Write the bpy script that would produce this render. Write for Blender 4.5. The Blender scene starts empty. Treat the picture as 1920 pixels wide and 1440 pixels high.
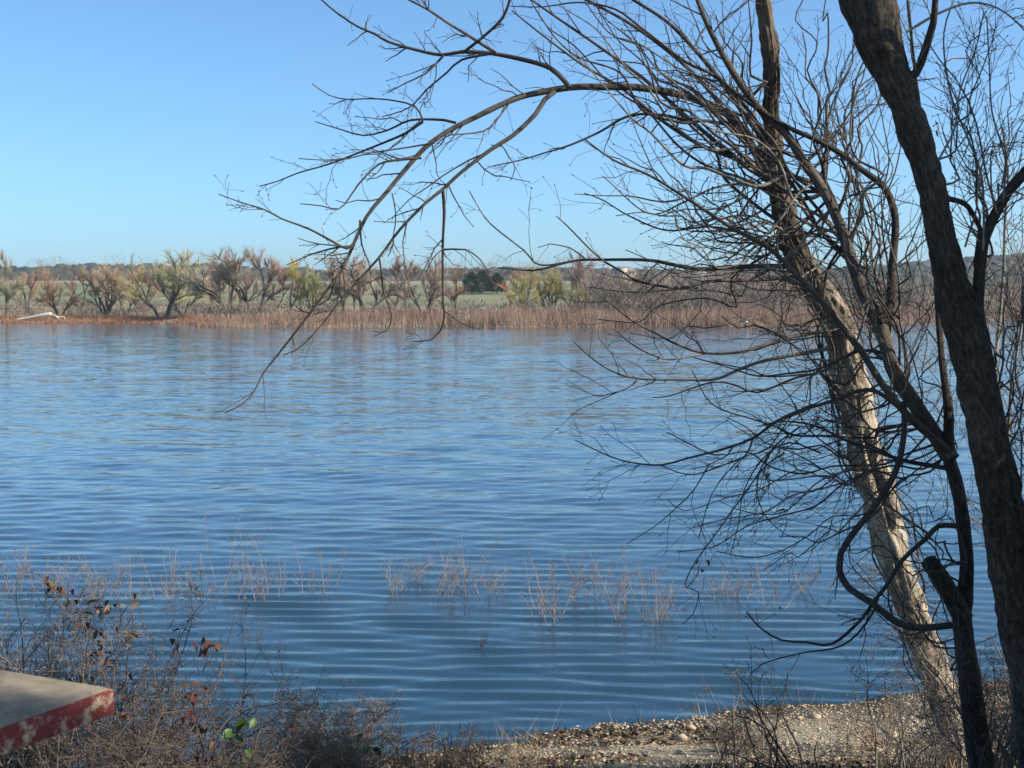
import bpy, math, random
import numpy as np

# ------------------------------------------------------------------ camera, sky, sun
scene = bpy.context.scene
COL = scene.collection
random.seed(11)
RNG = np.random.default_rng(11)

CAM_Z, PITCH, FPX = 3.0, math.radians(3.27), 2560.0
cam_data = bpy.data.cameras.new("camera")
cam_data.lens, cam_data.sensor_width = 48.0, 36.0
cam_data.clip_start, cam_data.clip_end = 0.05, 12000
cam_data.dof.use_dof = True
cam_data.dof.focus_distance = 8.5
cam_data.dof.aperture_fstop = 10.0
camera = bpy.data.objects.new("camera", cam_data)
camera.location = (0, 0, CAM_Z)
camera.rotation_euler = (math.pi / 2 - PITCH, 0, 0)
COL.objects.link(camera)
scene.camera = camera

SUN_DIR = np.array([0.84, -0.22, 0.52]); SUN_DIR /= np.linalg.norm(SUN_DIR)
sun_elev = math.asin(SUN_DIR[2])
sun_az = math.atan2(SUN_DIR[0], SUN_DIR[1])
world = bpy.data.worlds.new("World"); scene.world = world
world.use_nodes = True
wn = world.node_tree.nodes; wl = world.node_tree.links
bg = wn["Background"]; bg.inputs["Strength"].default_value = 0.15
sky = wn.new("ShaderNodeTexSky"); sky.sky_type = 'NISHITA'; sky.sun_disc = False
sky.sun_elevation = sun_elev; sky.sun_rotation = sun_az
sky.air_density = 0.7; sky.dust_density = 1.25; sky.ozone_density = 6.0; sky.altitude = 100
wb = wn.new("ShaderNodeMix"); wb.data_type = 'RGBA'; wb.blend_type = 'MULTIPLY'; wb.inputs[0].default_value = 1     # white balance
wb.inputs[7].default_value = (.92, 1.065, 1.0, 1)
wl.new(sky.outputs[0], wb.inputs[6]); wl.new(wb.outputs[2], bg.inputs["Color"])

sl = bpy.data.lights.new("sun", 'SUN'); sl.energy = 5.0; sl.angle = math.radians(0.53); sl.color = (1.0, 0.90, 0.76)
sun = bpy.data.objects.new("sun", sl); COL.objects.link(sun)
from mathutils import Vector
sun.rotation_euler = Vector(SUN_DIR).to_track_quat('Z', 'Y').to_euler()
sun.location = (20, -8, 15)
scene.view_settings.view_transform = 'Standard'
scene.view_settings.look = 'None'
scene.view_settings.gamma = 1.0
scene.view_settings.exposure = 0.55

# ------------------------------------------------------------------ helpers
def at(px, py, D):
    """point on the photograph's ray (1920x1440 pixels) at ground distance D"""
    u = (px - 960) / FPX; v = (720 - py) / FPX
    dy = math.cos(PITCH) + v * math.sin(PITCH); dz = -math.sin(PITCH) + v * math.cos(PITCH)
    k = D / dy
    return (u * k, D, CAM_Z + dz * k)

def water_dist(py):
    return CAM_Z / math.tan(PITCH + math.atan((py - 720) / FPX))

def link(o, parent=None):
    COL.objects.link(o)
    if parent is not None: o.parent = parent
    return o

def tag(o, label=None, category=None, group=None, kind=None):
    if label: o["label"] = label
    if category: o["category"] = category
    if group: o["group"] = group
    if kind: o["kind"] = kind
    return o

def empty(name, loc=(0, 0, 0)):
    o = bpy.data.objects.new(name, None); o.location = loc
    return link(o)

def make_mesh(name, V, Q=None, T=None, mat=None, smooth=True, uv=None):
    V = np.asarray(V, dtype=np.float32).reshape(-1, 3)
    Q = np.zeros((0, 4), np.int32) if Q is None else np.asarray(Q, np.int32).reshape(-1, 4)
    T = np.zeros((0, 3), np.int32) if T is None else np.asarray(T, np.int32).reshape(-1, 3)
    me = bpy.data.meshes.new(name)
    me.vertices.add(len(V)); me.vertices.foreach_set("co", V.ravel())
    loops = np.concatenate([Q.ravel(), T.ravel()])
    me.loops.add(len(loops)); me.loops.foreach_set("vertex_index", loops)
    n = len(Q) + len(T)
    starts = np.concatenate([np.arange(len(Q)) * 4, len(Q) * 4 + np.arange(len(T)) * 3]).astype(np.int32)
    tot = np.concatenate([np.full(len(Q), 4), np.full(len(T), 3)]).astype(np.int32)
    me.polygons.add(n); me.polygons.foreach_set("loop_start", starts); me.polygons.foreach_set("loop_total", tot)
    if smooth: me.polygons.foreach_set("use_smooth", np.ones(n, dtype=bool))
    if uv is not None:
        layer = me.uv_layers.new(name="UVMap")
        layer.data.foreach_set("uv", np.asarray(uv, np.float32)[loops].ravel())
    me.update(calc_edges=True)
    if mat is not None: me.materials.append(mat)
    return me

class MB:
    """collects vertices and faces, builds one mesh object"""
    def __init__(s): s.V = []; s.Q = []; s.T = []; s.U = []; s.n = 0; s.tw = {}
    def twig(s, P, R, sides):
        """a thin tube, built later together with all others of the same length"""
        s.tw.setdefault((len(P), sides), []).append((P, R))
    def flush(s):
        for (n, sides), lst in s.tw.items():
            P = np.array([q[0] for q in lst], float); R = np.array([q[1] for q in lst], float); m = len(lst)
            t = np.gradient(P, axis=1); t /= np.linalg.norm(t, axis=2)[..., None] + 1e-12
            mm = np.abs(t.mean(axis=1)); ref = np.where(mm[:, 1:2] <= .75, [[0., 1., 0.]], [[1., 0., 0.]])[:, None, :]
            a = np.cross(t, np.broadcast_to(ref, t.shape)); a /= np.linalg.norm(a, axis=2)[..., None] + 1e-12
            b = np.cross(t, a); th = np.arange(sides) * 2 * math.pi / sides
            V = P[:, :, None, :] + R[:, :, None, None] * (np.cos(th)[None, None, :, None] * a[:, :, None, :] + np.sin(th)[None, None, :, None] * b[:, :, None, :])
            i = np.arange(n - 1)[:, None] * sides; j = np.arange(sides)[None, :]; k = (j + 1) % sides
            Q = np.stack([i + j, i + k, i + sides + k, i + sides + j], -1).reshape(1, -1, 4) + (np.arange(m) * n * sides)[:, None, None]
            s.add(V.reshape(-1, 3), Q.reshape(-1, 4))
        s.tw = {}
    def add(s, V, Q=None, T=None, U=None):
        V = np.asarray(V, float).reshape(-1, 3)
        if Q is not None and len(Q): s.Q.append(np.asarray(Q, np.int64) + s.n)
        if T is not None and len(T): s.T.append(np.asarray(T, np.int64) + s.n)
        s.U.append(np.zeros((len(V), 2)) if U is None else np.asarray(U, float))
        s.V.append(V); s.n += len(V)
    def mesh(s, name, mat, smooth=True):
        s.flush()
        return make_mesh(name, np.concatenate(s.V), np.concatenate(s.Q) if s.Q else None,
                         np.concatenate(s.T) if s.T else None, mat, smooth, np.concatenate(s.U))
    def build(s, name, mat, parent=None, smooth=True, origin=None):
        s.flush()
        if origin is not None:
            o3 = np.asarray(origin, float); s.V = [v - o3 for v in s.V]
        o = bpy.data.objects.new(name, s.mesh(name, mat, smooth)); link(o, parent)
        if origin is not None and parent is None: o.location = origin
        return o

def catmull(P, step):
    P = np.asarray(P, float)
    if len(P) < 3:
        n = max(2, int(np.linalg.norm(P[1] - P[0]) / step) + 1)
        t = np.linspace(0, 1, n)[:, None]
        return P[0] + (P[1] - P[0]) * t, np.linspace(0, 1, n)
    ext = np.vstack([2 * P[0] - P[1], P, 2 * P[-1] - P[-2]])
    out = []; par = []
    L = np.linalg.norm(np.diff(P, axis=0), axis=1); cum = np.concatenate([[0], np.cumsum(L)])
    for i in range(len(P) - 1):
        n = max(1, int(round(L[i] / step)))
        t = (np.arange(n) / n)[:, None]
        p0, p1, p2, p3 = ext[i], ext[i + 1], ext[i + 2], ext[i + 3]
        out.append(0.5 * (2 * p1 + (p2 - p0) * t + (2 * p0 - 5 * p1 + 4 * p2 - p3) * t ** 2 + (3 * p1 - p0 - 3 * p2 + p3) * t ** 3))
        par.append((cum[i] + L[i] * t[:, 0]) / cum[-1])
    out.append(P[-1:]); par.append(np.array([1.0]))
    return np.vstack(out), np.concatenate(par)

def tube(mb, P, R, sides=4, disp=None, cap=True):
    P = np.asarray(P, float); R = np.asarray(R, float); n = len(P)
    t = np.gradient(P, axis=0); t /= np.linalg.norm(t, axis=1)[:, None] + 1e-12
    m = np.abs(t.mean(axis=0))
    ref = np.array([0., 1., 0.]) if m[1] <= 0.75 else np.array([1., 0., 0.])
    a = np.cross(t, ref); a /= np.linalg.norm(a, axis=1)[:, None] + 1e-12
    b = np.cross(t, a)
    th = np.arange(sides) * 2 * math.pi / sides
    rr = R[:, None] * np.ones((1, sides))
    if disp is not None: rr = rr + disp
    V = P[:, None, :] + rr[:, :, None] * (np.cos(th)[None, :, None] * a[:, None, :] + np.sin(th)[None, :, None] * b[:, None, :])
    i = np.arange(n - 1)[:, None] * sides; j = np.arange(sides)[None, :]; k = (j + 1) % sides
    Q = np.stack([i + j, i + k, i + sides + k, i + sides + j], -1).reshape(-1, 4)
    s = np.concatenate([[0], np.cumsum(np.linalg.norm(np.diff(P, axis=0), axis=1))])
    U = np.stack([np.repeat(np.abs(th / math.pi - 1)[None, :], n, 0), np.repeat(s[:, None], sides, 1)], -1).reshape(-1, 2)
    V = V.reshape(-1, 3); T = None
    if cap:
        V = np.vstack([V, P[-1] + t[-1] * R[-1] * .6]); U = np.vstack([U, [[.5, s[-1]]]])
        e = (n - 1) * sides
        T = np.stack([e + np.arange(sides), e + (np.arange(sides) + 1) % sides, np.full(sides, n * sides)], -1)
    mb.add(V, Q, T, U)

def vnoise(x, y, seed=0, wrapx=None):
    """smooth 2-D value noise (numpy), optional period in x"""
    xi = np.floor(x).astype(np.int64); yi = np.floor(y).astype(np.int64)
    fx = x - xi; fy = y - yi
    fx = fx * fx * (3 - 2 * fx); fy = fy * fy * (3 - 2 * fy)
    def h(a, b):
        if wrapx: a = np.mod(a, wrapx)
        v = (a * 374761393 + b * 668265263 + seed * 982451653) & 0xffffffff
        v = ((v ^ (v >> 13)) * 1274126177) & 0xffffffff
        return ((v ^ (v >> 16)) & 0xffff) / 65535.0
    return (h(xi, yi) * (1 - fx) + h(xi + 1, yi) * fx) * (1 - fy) + (h(xi, yi + 1) * (1 - fx) + h(xi + 1, yi + 1) * fx) * fy

def vunit(v):
    l = math.sqrt(v[0] ** 2 + v[1] ** 2 + v[2] ** 2) + 1e-9
    return (v[0] / l, v[1] / l, v[2] / l)

def grow(p, d, L, n, wander, pull=(0, 0, 0), kink=0.0):
    """a crooked twig: n steps from p along d, pulled by a constant vector"""
    pts = [p]; st = L / n; side = random.choice((-1, 1))
    ax = vunit((random.gauss(0, 1), random.gauss(0, 1), random.gauss(0, 1)))
    for i in range(n):
        side = -side
        d = vunit((d[0] + random.gauss(0, wander) + pull[0] + side * kink * ax[0],
                   d[1] + random.gauss(0, wander) + pull[1] + side * kink * ax[1],
                   d[2] + random.gauss(0, wander) + pull[2] + side * kink * ax[2]))
        p = (p[0] + d[0] * st, p[1] + d[1] * st, p[2] + d[2] * st)
        pts.append(p)
    return pts

def side_dir(t, ang, flat=0.7):
    """direction leaving tangent t at an angle, mostly within the vertical plane of the limb"""
    r = (random.gauss(0, 1), random.gauss(0, flat), random.gauss(0, 1))
    dt = r[0] * t[0] + r[1] * t[1] + r[2] * t[2]
    q = vunit((r[0] - dt * t[0], r[1] - dt * t[1], r[2] - dt * t[2]))
    c, s = math.cos(ang), math.sin(ang)
    return (t[0] * c + q[0] * s, t[1] * c + q[1] * s, t[2] * c + q[2] * s)

def twigs_on(mb, P, R, n, lmin, lmax, depth, pull=(0, 0, 0), s0=0.1, rmax=0.004, ang=(0.5, 1.15), wander=0.17, flat=0.7):
    m = len(P)
    for _ in range(n):
        f = s0 + (0.99 - s0) * random.random()
        i = min(m - 2, int(f * (m - 1)))
        p = tuple(P[i]); t = vunit(tuple(P[i + 1] - P[i]))
        L = random.uniform(lmin, lmax) * (1.15 - 0.5 * f)
        r = min(float(R[i]) * 0.7, rmax) * random.uniform(.7, 1.0)
        k = max(4, int(L / 0.055))
        pts = np.array(grow(p, side_dir(t, random.uniform(*ang), flat), L, k, wander, pull, 0.22))
        r1 = max(0.0011, r * .4)
        rad = r + (r1 - r) * np.arange(k + 1) / k
        mb.twig(pts, rad, 4 if r > .003 else 3)
        if random.random() < .5:      # swollen bud at the tip
            e = pts[-1]; dd = vunit(tuple(pts[-1] - pts[-2])); dd = np.array(dd)
            mb.twig(np.array([e, e + dd * .006, e + dd * .013]), (.0012, .0028, .0006), 4)
        if depth > 0:
            twigs_on(mb, pts, rad, random.randint(1, 4), lmin * .35, lmax * .45, depth - 1, pull, .2, rmax * .6, ang, wander, flat)

# ------------------------------------------------------------------ materials
def new_mat(name):
    m = bpy.data.materials.new(name); m.use_nodes = True
    nt = m.node_tree; b = nt.nodes["Principled BSDF"]
    b.inputs["Specular IOR Level"].default_value = 0.25
    return m, nt, b

def ramp(nt, fac, stops):
    r = nt.nodes.new("ShaderNodeValToRGB"); e = r.color_ramp.elements
    while len(e) < len(stops): e.new(0.5)
    for el, (p, c) in zip(e, stops): el.position = p; el.color = (*c, 1)
    nt.links.new(fac, r.inputs[0]); return r.outputs[0]

def noise(nt, scale, vec=None, detail=5, rough=.6):
    n = nt.nodes.new("ShaderNodeTexNoise"); n.inputs["Scale"].default_value = scale
    n.inputs["Detail"].default_value = detail; n.inputs["Roughness"].default_value = rough
    if vec is not None: nt.links.new(vec, n.inputs["Vector"])
    return n.outputs["Fac"]

def coords(nt, out="Object", scale=(1, 1, 1)):
    tc = nt.nodes.new("ShaderNodeTexCoord"); mp = nt.nodes.new("ShaderNodeMapping")
    mp.inputs["Scale"].default_value = scale
    nt.links.new(tc.outputs[out], mp.inputs["Vector"]); return mp.outputs[0]

def bump(nt, b, height, strength, dist):
    n = nt.nodes.new("ShaderNodeBump"); n.inputs["Strength"].default_value = strength
    n.inputs["Distance"].default_value = dist
    nt.links.new(height, n.inputs["Height"]); nt.links.new(n.outputs[0], b.inputs["Normal"])

def simple(name, c0, c1, scale=8, rough=.85, bmp=None, c2=None, out="Object", sc=(1, 1, 1), detail=5):
    m, nt, b = new_mat(name)
    f = noise(nt, scale, coords(nt, out, sc), detail)
    stops = [(.32, c0), (.68, c1)] if c2 is None else [(.3, c0), (.5, c1), (.7, c2)]
    nt.links.new(ramp(nt, f, stops), b.inputs["Base Color"])
    b.inputs["Roughness"].default_value = rough
    if bmp: bump(nt, b, f, *bmp)
    return m

def bark_mat(name, dark, mid, light, us, vs):
    m, nt, b = new_mat(name)
    v = coords(nt, "UV", (us, vs, 1))
    f = noise(nt, 1.0, v, 10, .74)
    g = noise(nt, 3.0, coords(nt, "Object"), 4)
    mx = nt.nodes.new("ShaderNodeMath"); mx.operation = 'MULTIPLY_ADD'
    nt.links.new(g, mx.inputs[0]); mx.inputs[1].default_value = .45; nt.links.new(f, mx.inputs[2])
    nt.links.new(ramp(nt, mx.outputs[0], [(.56, dark), (.72, mid), (.88, light)]), b.inputs["Base Color"])
    b.inputs["Roughness"].default_value = .9
    bump(nt, b, f, .8, .010)
    return m

M = {}
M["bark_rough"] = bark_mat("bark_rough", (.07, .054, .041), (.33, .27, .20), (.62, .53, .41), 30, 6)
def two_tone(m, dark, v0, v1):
    """pale peeling bark below, dark bark with painted-in shade above (v = metres up the trunk)"""
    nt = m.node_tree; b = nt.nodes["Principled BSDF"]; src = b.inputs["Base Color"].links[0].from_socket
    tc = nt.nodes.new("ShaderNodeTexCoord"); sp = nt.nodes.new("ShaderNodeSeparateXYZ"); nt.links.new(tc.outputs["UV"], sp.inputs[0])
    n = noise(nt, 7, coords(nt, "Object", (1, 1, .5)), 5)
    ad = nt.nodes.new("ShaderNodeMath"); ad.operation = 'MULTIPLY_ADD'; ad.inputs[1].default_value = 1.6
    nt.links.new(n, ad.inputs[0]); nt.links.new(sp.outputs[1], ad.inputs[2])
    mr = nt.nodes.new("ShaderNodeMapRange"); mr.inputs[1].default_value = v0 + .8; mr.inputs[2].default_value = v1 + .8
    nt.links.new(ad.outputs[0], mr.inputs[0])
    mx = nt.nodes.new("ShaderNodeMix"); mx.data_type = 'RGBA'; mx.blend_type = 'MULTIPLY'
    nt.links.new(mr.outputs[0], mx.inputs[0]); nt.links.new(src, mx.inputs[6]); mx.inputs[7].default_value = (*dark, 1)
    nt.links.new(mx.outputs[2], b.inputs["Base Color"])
two_tone(M["bark_rough"], (.33, .31, .30), 2.9, 3.5)  # upper trunk's dark bark and its shade both go into the colour
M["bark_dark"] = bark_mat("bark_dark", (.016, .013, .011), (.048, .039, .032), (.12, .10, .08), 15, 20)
M["bark_mid"] = bark_mat("bark_mid", (.035, .029, .024), (.10, .083, .068), (.20, .17, .14), 14, 12)
M["twig"] = simple("twig", (.035, .028, .024), (.12, .10, .085), 9, .75)
M["twig_pale"] = simple("twig_pale", (.10, .085, .07), (.30, .26, .215), 10, .75)
M["vine"] = simple("vine", (.035, .03, .027), (.09, .075, .065), 10, .7)

# ------------------------------------------------------------------ near shore and lake
def shore_y(X):
    X = np.asarray(X, float)
    return 9.35 + 2.6 * np.tanh(X * .15) + .10 * np.sin(X * 1.7 + .4) + .06 * np.sin(X * 4.1)

def ground_z(X, Y):
    X = np.asarray(X, float); Y = np.asarray(Y, float)
    s = shore_y(X) - Y; t = s / (shore_y(X) - 3.5)
    p = np.interp(t, [-1, 0, .17, .3, .5, .75, 1, 1.3], [-.6, 0, .07, .17, .38, .74, 1, 1.05])
    return 1.4 * p + .035 * (vnoise(X * 1.3 + 50, Y * 1.3 + 50, 3) - .5) + .012 * (vnoise(X * 6 + 90, Y * 6 + 90, 4) - .5)

def grid(xs, ys, fz):
    X, Y = np.meshgrid(xs, ys); Z = fz(X, Y)
    nx, ny = len(xs), len(ys)
    i = np.arange(ny - 1)[:, None] * nx; j = np.arange(nx - 1)[None, :]
    Q = np.stack([i + j, i + j + 1, i + nx + j + 1, i + nx + j], -1).reshape(-1, 4)
    return np.stack([X, Y, Z], -1).reshape(-1, 3), Q

xs = np.concatenate([np.linspace(-60, -7, 40), np.arange(-6.9, 7, .09), np.linspace(7.1, 60, 40)])
ys = np.concatenate([np.linspace(-50, 1, 30), np.arange(1.1, 12.5, .09), np.linspace(12.7, 18, 12)])
V, Q = grid(xs, ys, ground_z)
m, nt, b = new_mat("bank_soil")
co = coords(nt)
f1 = noise(nt, 26, co, 8, .7); f2 = noise(nt, 1.6, co, 4)
c1 = ramp(nt, f1, [(.3, (.10, .075, .05)), (.5, (.33, .27, .18)), (.72, (.56, .49, .36))])
c2 = ramp(nt, f1, [(.3, (.06, .045, .033)), (.7, (.20, .16, .11))])
mix = nt.nodes.new("ShaderNodeMix"); mix.data_type = 'RGBA'
nt.links.new(ramp(nt, f2, [(.48, (0, 0, 0)), (.6, (1, 1, 1))]), mix.inputs[0])
nt.links.new(c1, mix.inputs[6]); nt.links.new(c2, mix.inputs[7])
sp = nt.nodes.new("ShaderNodeSeparateXYZ"); nt.links.new(co, sp.inputs[0])
wet = nt.nodes.new("ShaderNodeMapRange"); wet.inputs[1].default_value = .01; wet.inputs[2].default_value = .055; wet.inputs[3].default_value = 1; wet.inputs[4].default_value = 0
nt.links.new(sp.outputs[2], wet.inputs[0])      # wet mud along the waterline
mw = nt.nodes.new("ShaderNodeMix"); mw.data_type = 'RGBA'; nt.links.new(wet.outputs[0], mw.inputs[0])
nt.links.new(mix.outputs[2], mw.inputs[6]); mw.inputs[7].default_value = (.045, .036, .027, 1)
nt.links.new(mw.outputs[2], b.inputs["Base Color"]); b.inputs["Roughness"].default_value = .95
bump(nt, b, f1, .8, .03)
o = bpy.data.objects.new("ground", make_mesh("ground", V, Q, None, m)); link(o); tag(o, kind="structure")

# lake: real waves where they are wide enough to be seen, finer ripples in the material
rows = [6.5]
while rows[-1] < 460: rows.append(rows[-1] + .028 + .0062 * (rows[-1] - 6.5))
rows = np.array(rows); cols = np.linspace(-1, 1, 330)
Yw = np.repeat(rows[:, None], len(cols), 1); Xw = cols[None, :] * (rows[:, None] * .62 + 4)
dY = (.028 + .0062 * (Yw - 6.5))
Zw = np.zeros_like(Xw)
wr = np.random.default_rng(5)
xwarp = 1.2 * vnoise(Xw * .12 + 40, Yw * .2 + 7, 21) + .25 * vnoise(Xw * .6 + 11, Yw * .9 + 3, 22)
def waves(n, lmin, lmax, spread, slope, amp_field, mean=0.0):
    global Zw
    for _ in range(n):
        lam = math.exp(wr.uniform(math.log(lmin), math.log(lmax)))
        a = wr.normal(mean, spread); k = 2 * math.pi / lam
        att = np.clip(lam / (3.2 * dY) - .6, 0, 1)
        Zw += amp_field * att * slope / k * math.sqrt(2 / n) * np.sin(k * (math.sin(a) * Xw + math.cos(a) * (Yw + xwarp * .5)) + wr.uniform(0, 6.28))
calm = np.clip((Yw - 11) / 16, 0, 1)
patch = .55 + .9 * vnoise(Xw * .05 + 5, Yw * .11 + 9, 31)
waves(30, .14, .40, .16, .15, (1 - .5 * calm) * (.6 + .8 * vnoise(Xw * .35 + 3, Yw * .8, 32)), .05)
waves(40, .16, .7, .36, .16, calm * patch, .05)
waves(20, 1.0, 3.0, .5, .022, calm * patch, .05)
i = np.arange(len(rows) - 1)[:, None] * len(cols); j = np.arange(len(cols) - 1)[None, :]
Q = np.stack([i + j, i + j + 1, i + len(cols) + j + 1, i + len(cols) + j], -1).reshape(-1, 4)
m, nt, b = new_mat("lake_water")
b.inputs["Base Color"].default_value = (.022, .056, .086, 1)
b.inputs["Roughness"].default_value = .06; b.inputs["IOR"].default_value = 1.33
b.inputs["Specular IOR Level"].default_value = .5
sp = nt.nodes.new("ShaderNodeSeparateXYZ"); nt.links.new(coords(nt), sp.inputs[0])
mr = nt.nodes.new("ShaderNodeMapRange")      # sheltered, calmer water along the near shore
for q, v in zip((1, 2, 3, 4), (11, 40, .12, 1.0)): mr.inputs[q].default_value = v
nt.links.new(sp.outputs[1], mr.inputs[0])
def vmath(op, p, q=None, k=None):
    n = nt.nodes.new("ShaderNodeVectorMath"); n.operation = op; nt.links.new(p, n.inputs[0])
    if q is not None: nt.links.new(q, n.inputs[1])
    elif k is not None: n.inputs[1].default_value = k
    return n.outputs[0]
tot = None
for sc_, k in (((2.4, 7.5, 1), (.10, .30, 0)), ((.55, 2.0, 1), (.05, .22, 0)), ((.10, .5, 1), (.01, .07, 0))):      # wavelets tilt the surface; three sizes
    n = nt.nodes.new("ShaderNodeTexNoise"); n.inputs["Scale"].default_value = 1.0; n.inputs["Detail"].default_value = 3
    nt.links.new(coords(nt, "Object", sc_), n.inputs["Vector"])
    t = vmath('MULTIPLY', vmath('SUBTRACT', n.outputs["Color"], k=(.5, .5, .5)), k=k)
    tot = t if tot is None else vmath('ADD', tot, t)
sc2 = nt.nodes.new("ShaderNodeVectorMath"); sc2.operation = 'SCALE'; nt.links.new(tot, sc2.inputs[0]); nt.links.new(mr.outputs[0], sc2.inputs["Scale"])
ge = nt.nodes.new("ShaderNodeNewGeometry")
nt.links.new(vmath('NORMALIZE', vmath('ADD', ge.outputs["Normal"], sc2.outputs[0])), b.inputs["Normal"])
o = bpy.data.objects.new("water", make_mesh("water", np.stack([Xw, Yw, Zw], -1), Q, None, m)); link(o); tag(o, kind="structure")

# ------------------------------------------------------------------ far shore, field, hills
FX = [-400, -200, -90, -60, -50, -46, -30, 0, 40, 60, 80, 117, 250, 500]
FY = [270, 250, 240, 236, 222, 199, 194, 193, 204, 225, 258, 312, 400, 430]
def far_y(X): return np.interp(X, FX, FY)
def sm(t): t = np.clip(t, 0, 1); return t * t * (3 - 2 * t)
def far_z(X, Y):
    s = Y - far_y(X)
    z = np.where(s < 0, .15 * s, 0) + .9 * sm(s / 9) + .8 * sm((s - 20) / 60)
    z = z + 13.5 * sm((Y - 270) / 420) * (1 - .55 * sm((X - 30) / 60))
    return z + .5 * (vnoise(X * .08 + 100, Y * .08, 8) - .5) * sm(s / 10)
V, Q = grid(np.linspace(-620, 760, 300), np.concatenate([np.linspace(184, 330, 90), np.linspace(334, 1150, 70)]), far_z)
M["dry"] = simple("dry_grass_bank", (.16, .12, .085), (.33, .27, .18), .25, .95, c2=(.24, .21, .12))
o = bpy.data.objects.new("far_bank", make_mesh("far_bank", V, Q, None, M["dry"])); link(o); tag(o, kind="structure")
V, Q = grid(np.linspace(-330, 45, 120), np.linspace(350, 560, 80), lambda X, Y: far_z(X, Y) + .12)
M["field"] = simple("green_field", (.11, .14, .065), (.17, .19, .095), .045, .95, c2=(.28, .245, .15), sc=(.4, 2.2, 1))
o = bpy.data.objects.new("field", make_mesh("field", V, Q, None, M["field"])); link(o); tag(o, kind="structure")

HPX = [-900, -300, 0, 60, 170, 250, 330, 420, 520, 640, 800, 950, 1120, 1240, 1400, 1560, 1660, 1760, 1850, 1930, 2300, 3000]
HPY = [500, 503, 501, 502, 506, 500, 499, 501, 507, 509, 506, 502, 503, 506, 509, 503, 496, 486, 480, 478, 470, 480]
def hill_z(X, Y):
    ridge = np.interp(X / 1500 * FPX + 960, HPX, HPY)
    top = np.array([at(960, r, 1500)[2] for r in ridge.ravel()]).reshape(ridge.shape) - 6
    s = (Y - 800) / 700
    return np.where(s < 1, 8 + (top - 8) * sm(s), top * (1 - .5 * sm((Y - 1500) / 900))) + 5 * (vnoise(X * .012, Y * .012, 44) - .5)
V, Q = grid(np.linspace(-1300, 1400, 200), np.linspace(800, 2400, 70), hill_z)
M["hill"] = simple("wooded_hill", (.045, .05, .032), (.10, .085, .06), .02, 1)
o = bpy.data.objects.new("hill", make_mesh("hill", V, Q, None, M["hill"])); link(o); tag(o, kind="structure")

PHI = (1 + 5 ** .5) / 2
ICO_V = np.array([(-1, PHI, 0), (1, PHI, 0), (-1, -PHI, 0), (1, -PHI, 0), (0, -1, PHI), (0, 1, PHI), (0, -1, -PHI), (0, 1, -PHI),
                  (PHI, 0, -1), (PHI, 0, 1), (-PHI, 0, -1), (-PHI, 0, 1)]) / math.sqrt(1 + PHI * PHI)
ICO_T = np.array([(0, 11, 5), (0, 5, 1), (0, 1, 7), (0, 7, 10), (0, 10, 11), (1, 5, 9), (5, 11, 4), (11, 10, 2), (10, 7, 6), (7, 1, 8),
                  (3, 9, 4), (3, 4, 2), (3, 2, 6), (3, 6, 8), (3, 8, 9), (4, 9, 5), (2, 4, 11), (6, 2, 10), (8, 6, 7), (9, 8, 1)])
def blobs(C, S, jit, rng):
    """many lumpy 20-face stones or crowns: centres C (n,3), scales S (n,3)"""
    n = len(C)
    B = ICO_V[None] * (1 + jit * (rng.random((n, 12, 1)) - .5) * 2)
    a = rng.random(n) * 6.28; c, s = np.cos(a)[:, None], np.sin(a)[:, None]
    x = B[:, :, 0] * S[:, 0:1]; y = B[:, :, 1] * S[:, 1:2]
    P = np.stack([x * c - y * s, x * s + y * c, B[:, :, 2] * S[:, 2:3]], -1) + C[:, None]
    T = ICO_T[None] + (np.arange(n) * 12)[:, None, None]
    return P.reshape(-1, 3), T.reshape(-1, 3)

n = 9000
Xh = RNG.uniform(-900, 1000, n); Yh = 830 + 760 * RNG.random(n) ** .8
C = np.stack([Xh, Yh, hill_z(Xh, Yh) + 1.5], -1)
S = RNG.uniform(3.0, 6.5, (n, 1)) * np.array([[1.1, 1.1, 1.0]])
V, T = blobs(C, S, .35, RNG)
M["woods"] = simple("hill_woods", (.02, .032, .02), (.04, .052, .03), .012, 1, c2=(.12, .095, .07), detail=6)
o = bpy.data.objects.new("far_woods", make_mesh("far_woods", V, None, T, M["woods"])); link(o)
tag(o, "dark wooded cover on the distant hills", "woods", kind="stuff")

def blades(P, Dv, L, W, rng):
    """one thin triangle per blade"""
    n = len(P); Dv = Dv / np.linalg.norm(Dv, axis=1)[:, None]
    r = rng.normal(size=(n, 3)); sdir = np.cross(Dv, r); sdir /= np.linalg.norm(sdir, axis=1)[:, None] + 1e-9
    w = (W / 2)[:, None] * sdir
    return np.stack([P - w, P + w, P + Dv * L[:, None]], 1).reshape(-1, 3), np.arange(n * 3).reshape(-1, 3)

# reeds along the far shore
n = 52000
X = RNG.uniform(-48, 150, n); dep = RNG.random(n) ** .8
Y = far_y(X) - 1 + dep * (9 + 6 * vnoise(X * .06, X * 0 + 2, 12))
H = (.7 + 2.3 * vnoise(X * .16 + 9, Y * .2, 13) * (.5 + .7 * vnoise(X * .9, Y * .7, 15)) + RNG.normal(0, .45, n)) * np.interp(X, [-48, -36, -20, 150], [.45, .75, 1, 1])
P = np.stack([X, Y, np.maximum(far_z(X, Y), -.1) - .05], -1)
Dv = np.stack([RNG.normal(0, .28, n), RNG.normal(0, .28, n), np.ones(n)], -1)
V, T = blades(P, Dv, H, RNG.uniform(.035, .09, n), RNG)
M["reed"] = simple("reed_rust", (.17, .11, .08), (.31, .205, .145), .22, .9, c2=(.40, .31, .22), detail=8)
o = bpy.data.objects.new("reeds", make_mesh("reeds", V, None, T, M["reed"], False)); link(o)
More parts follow.
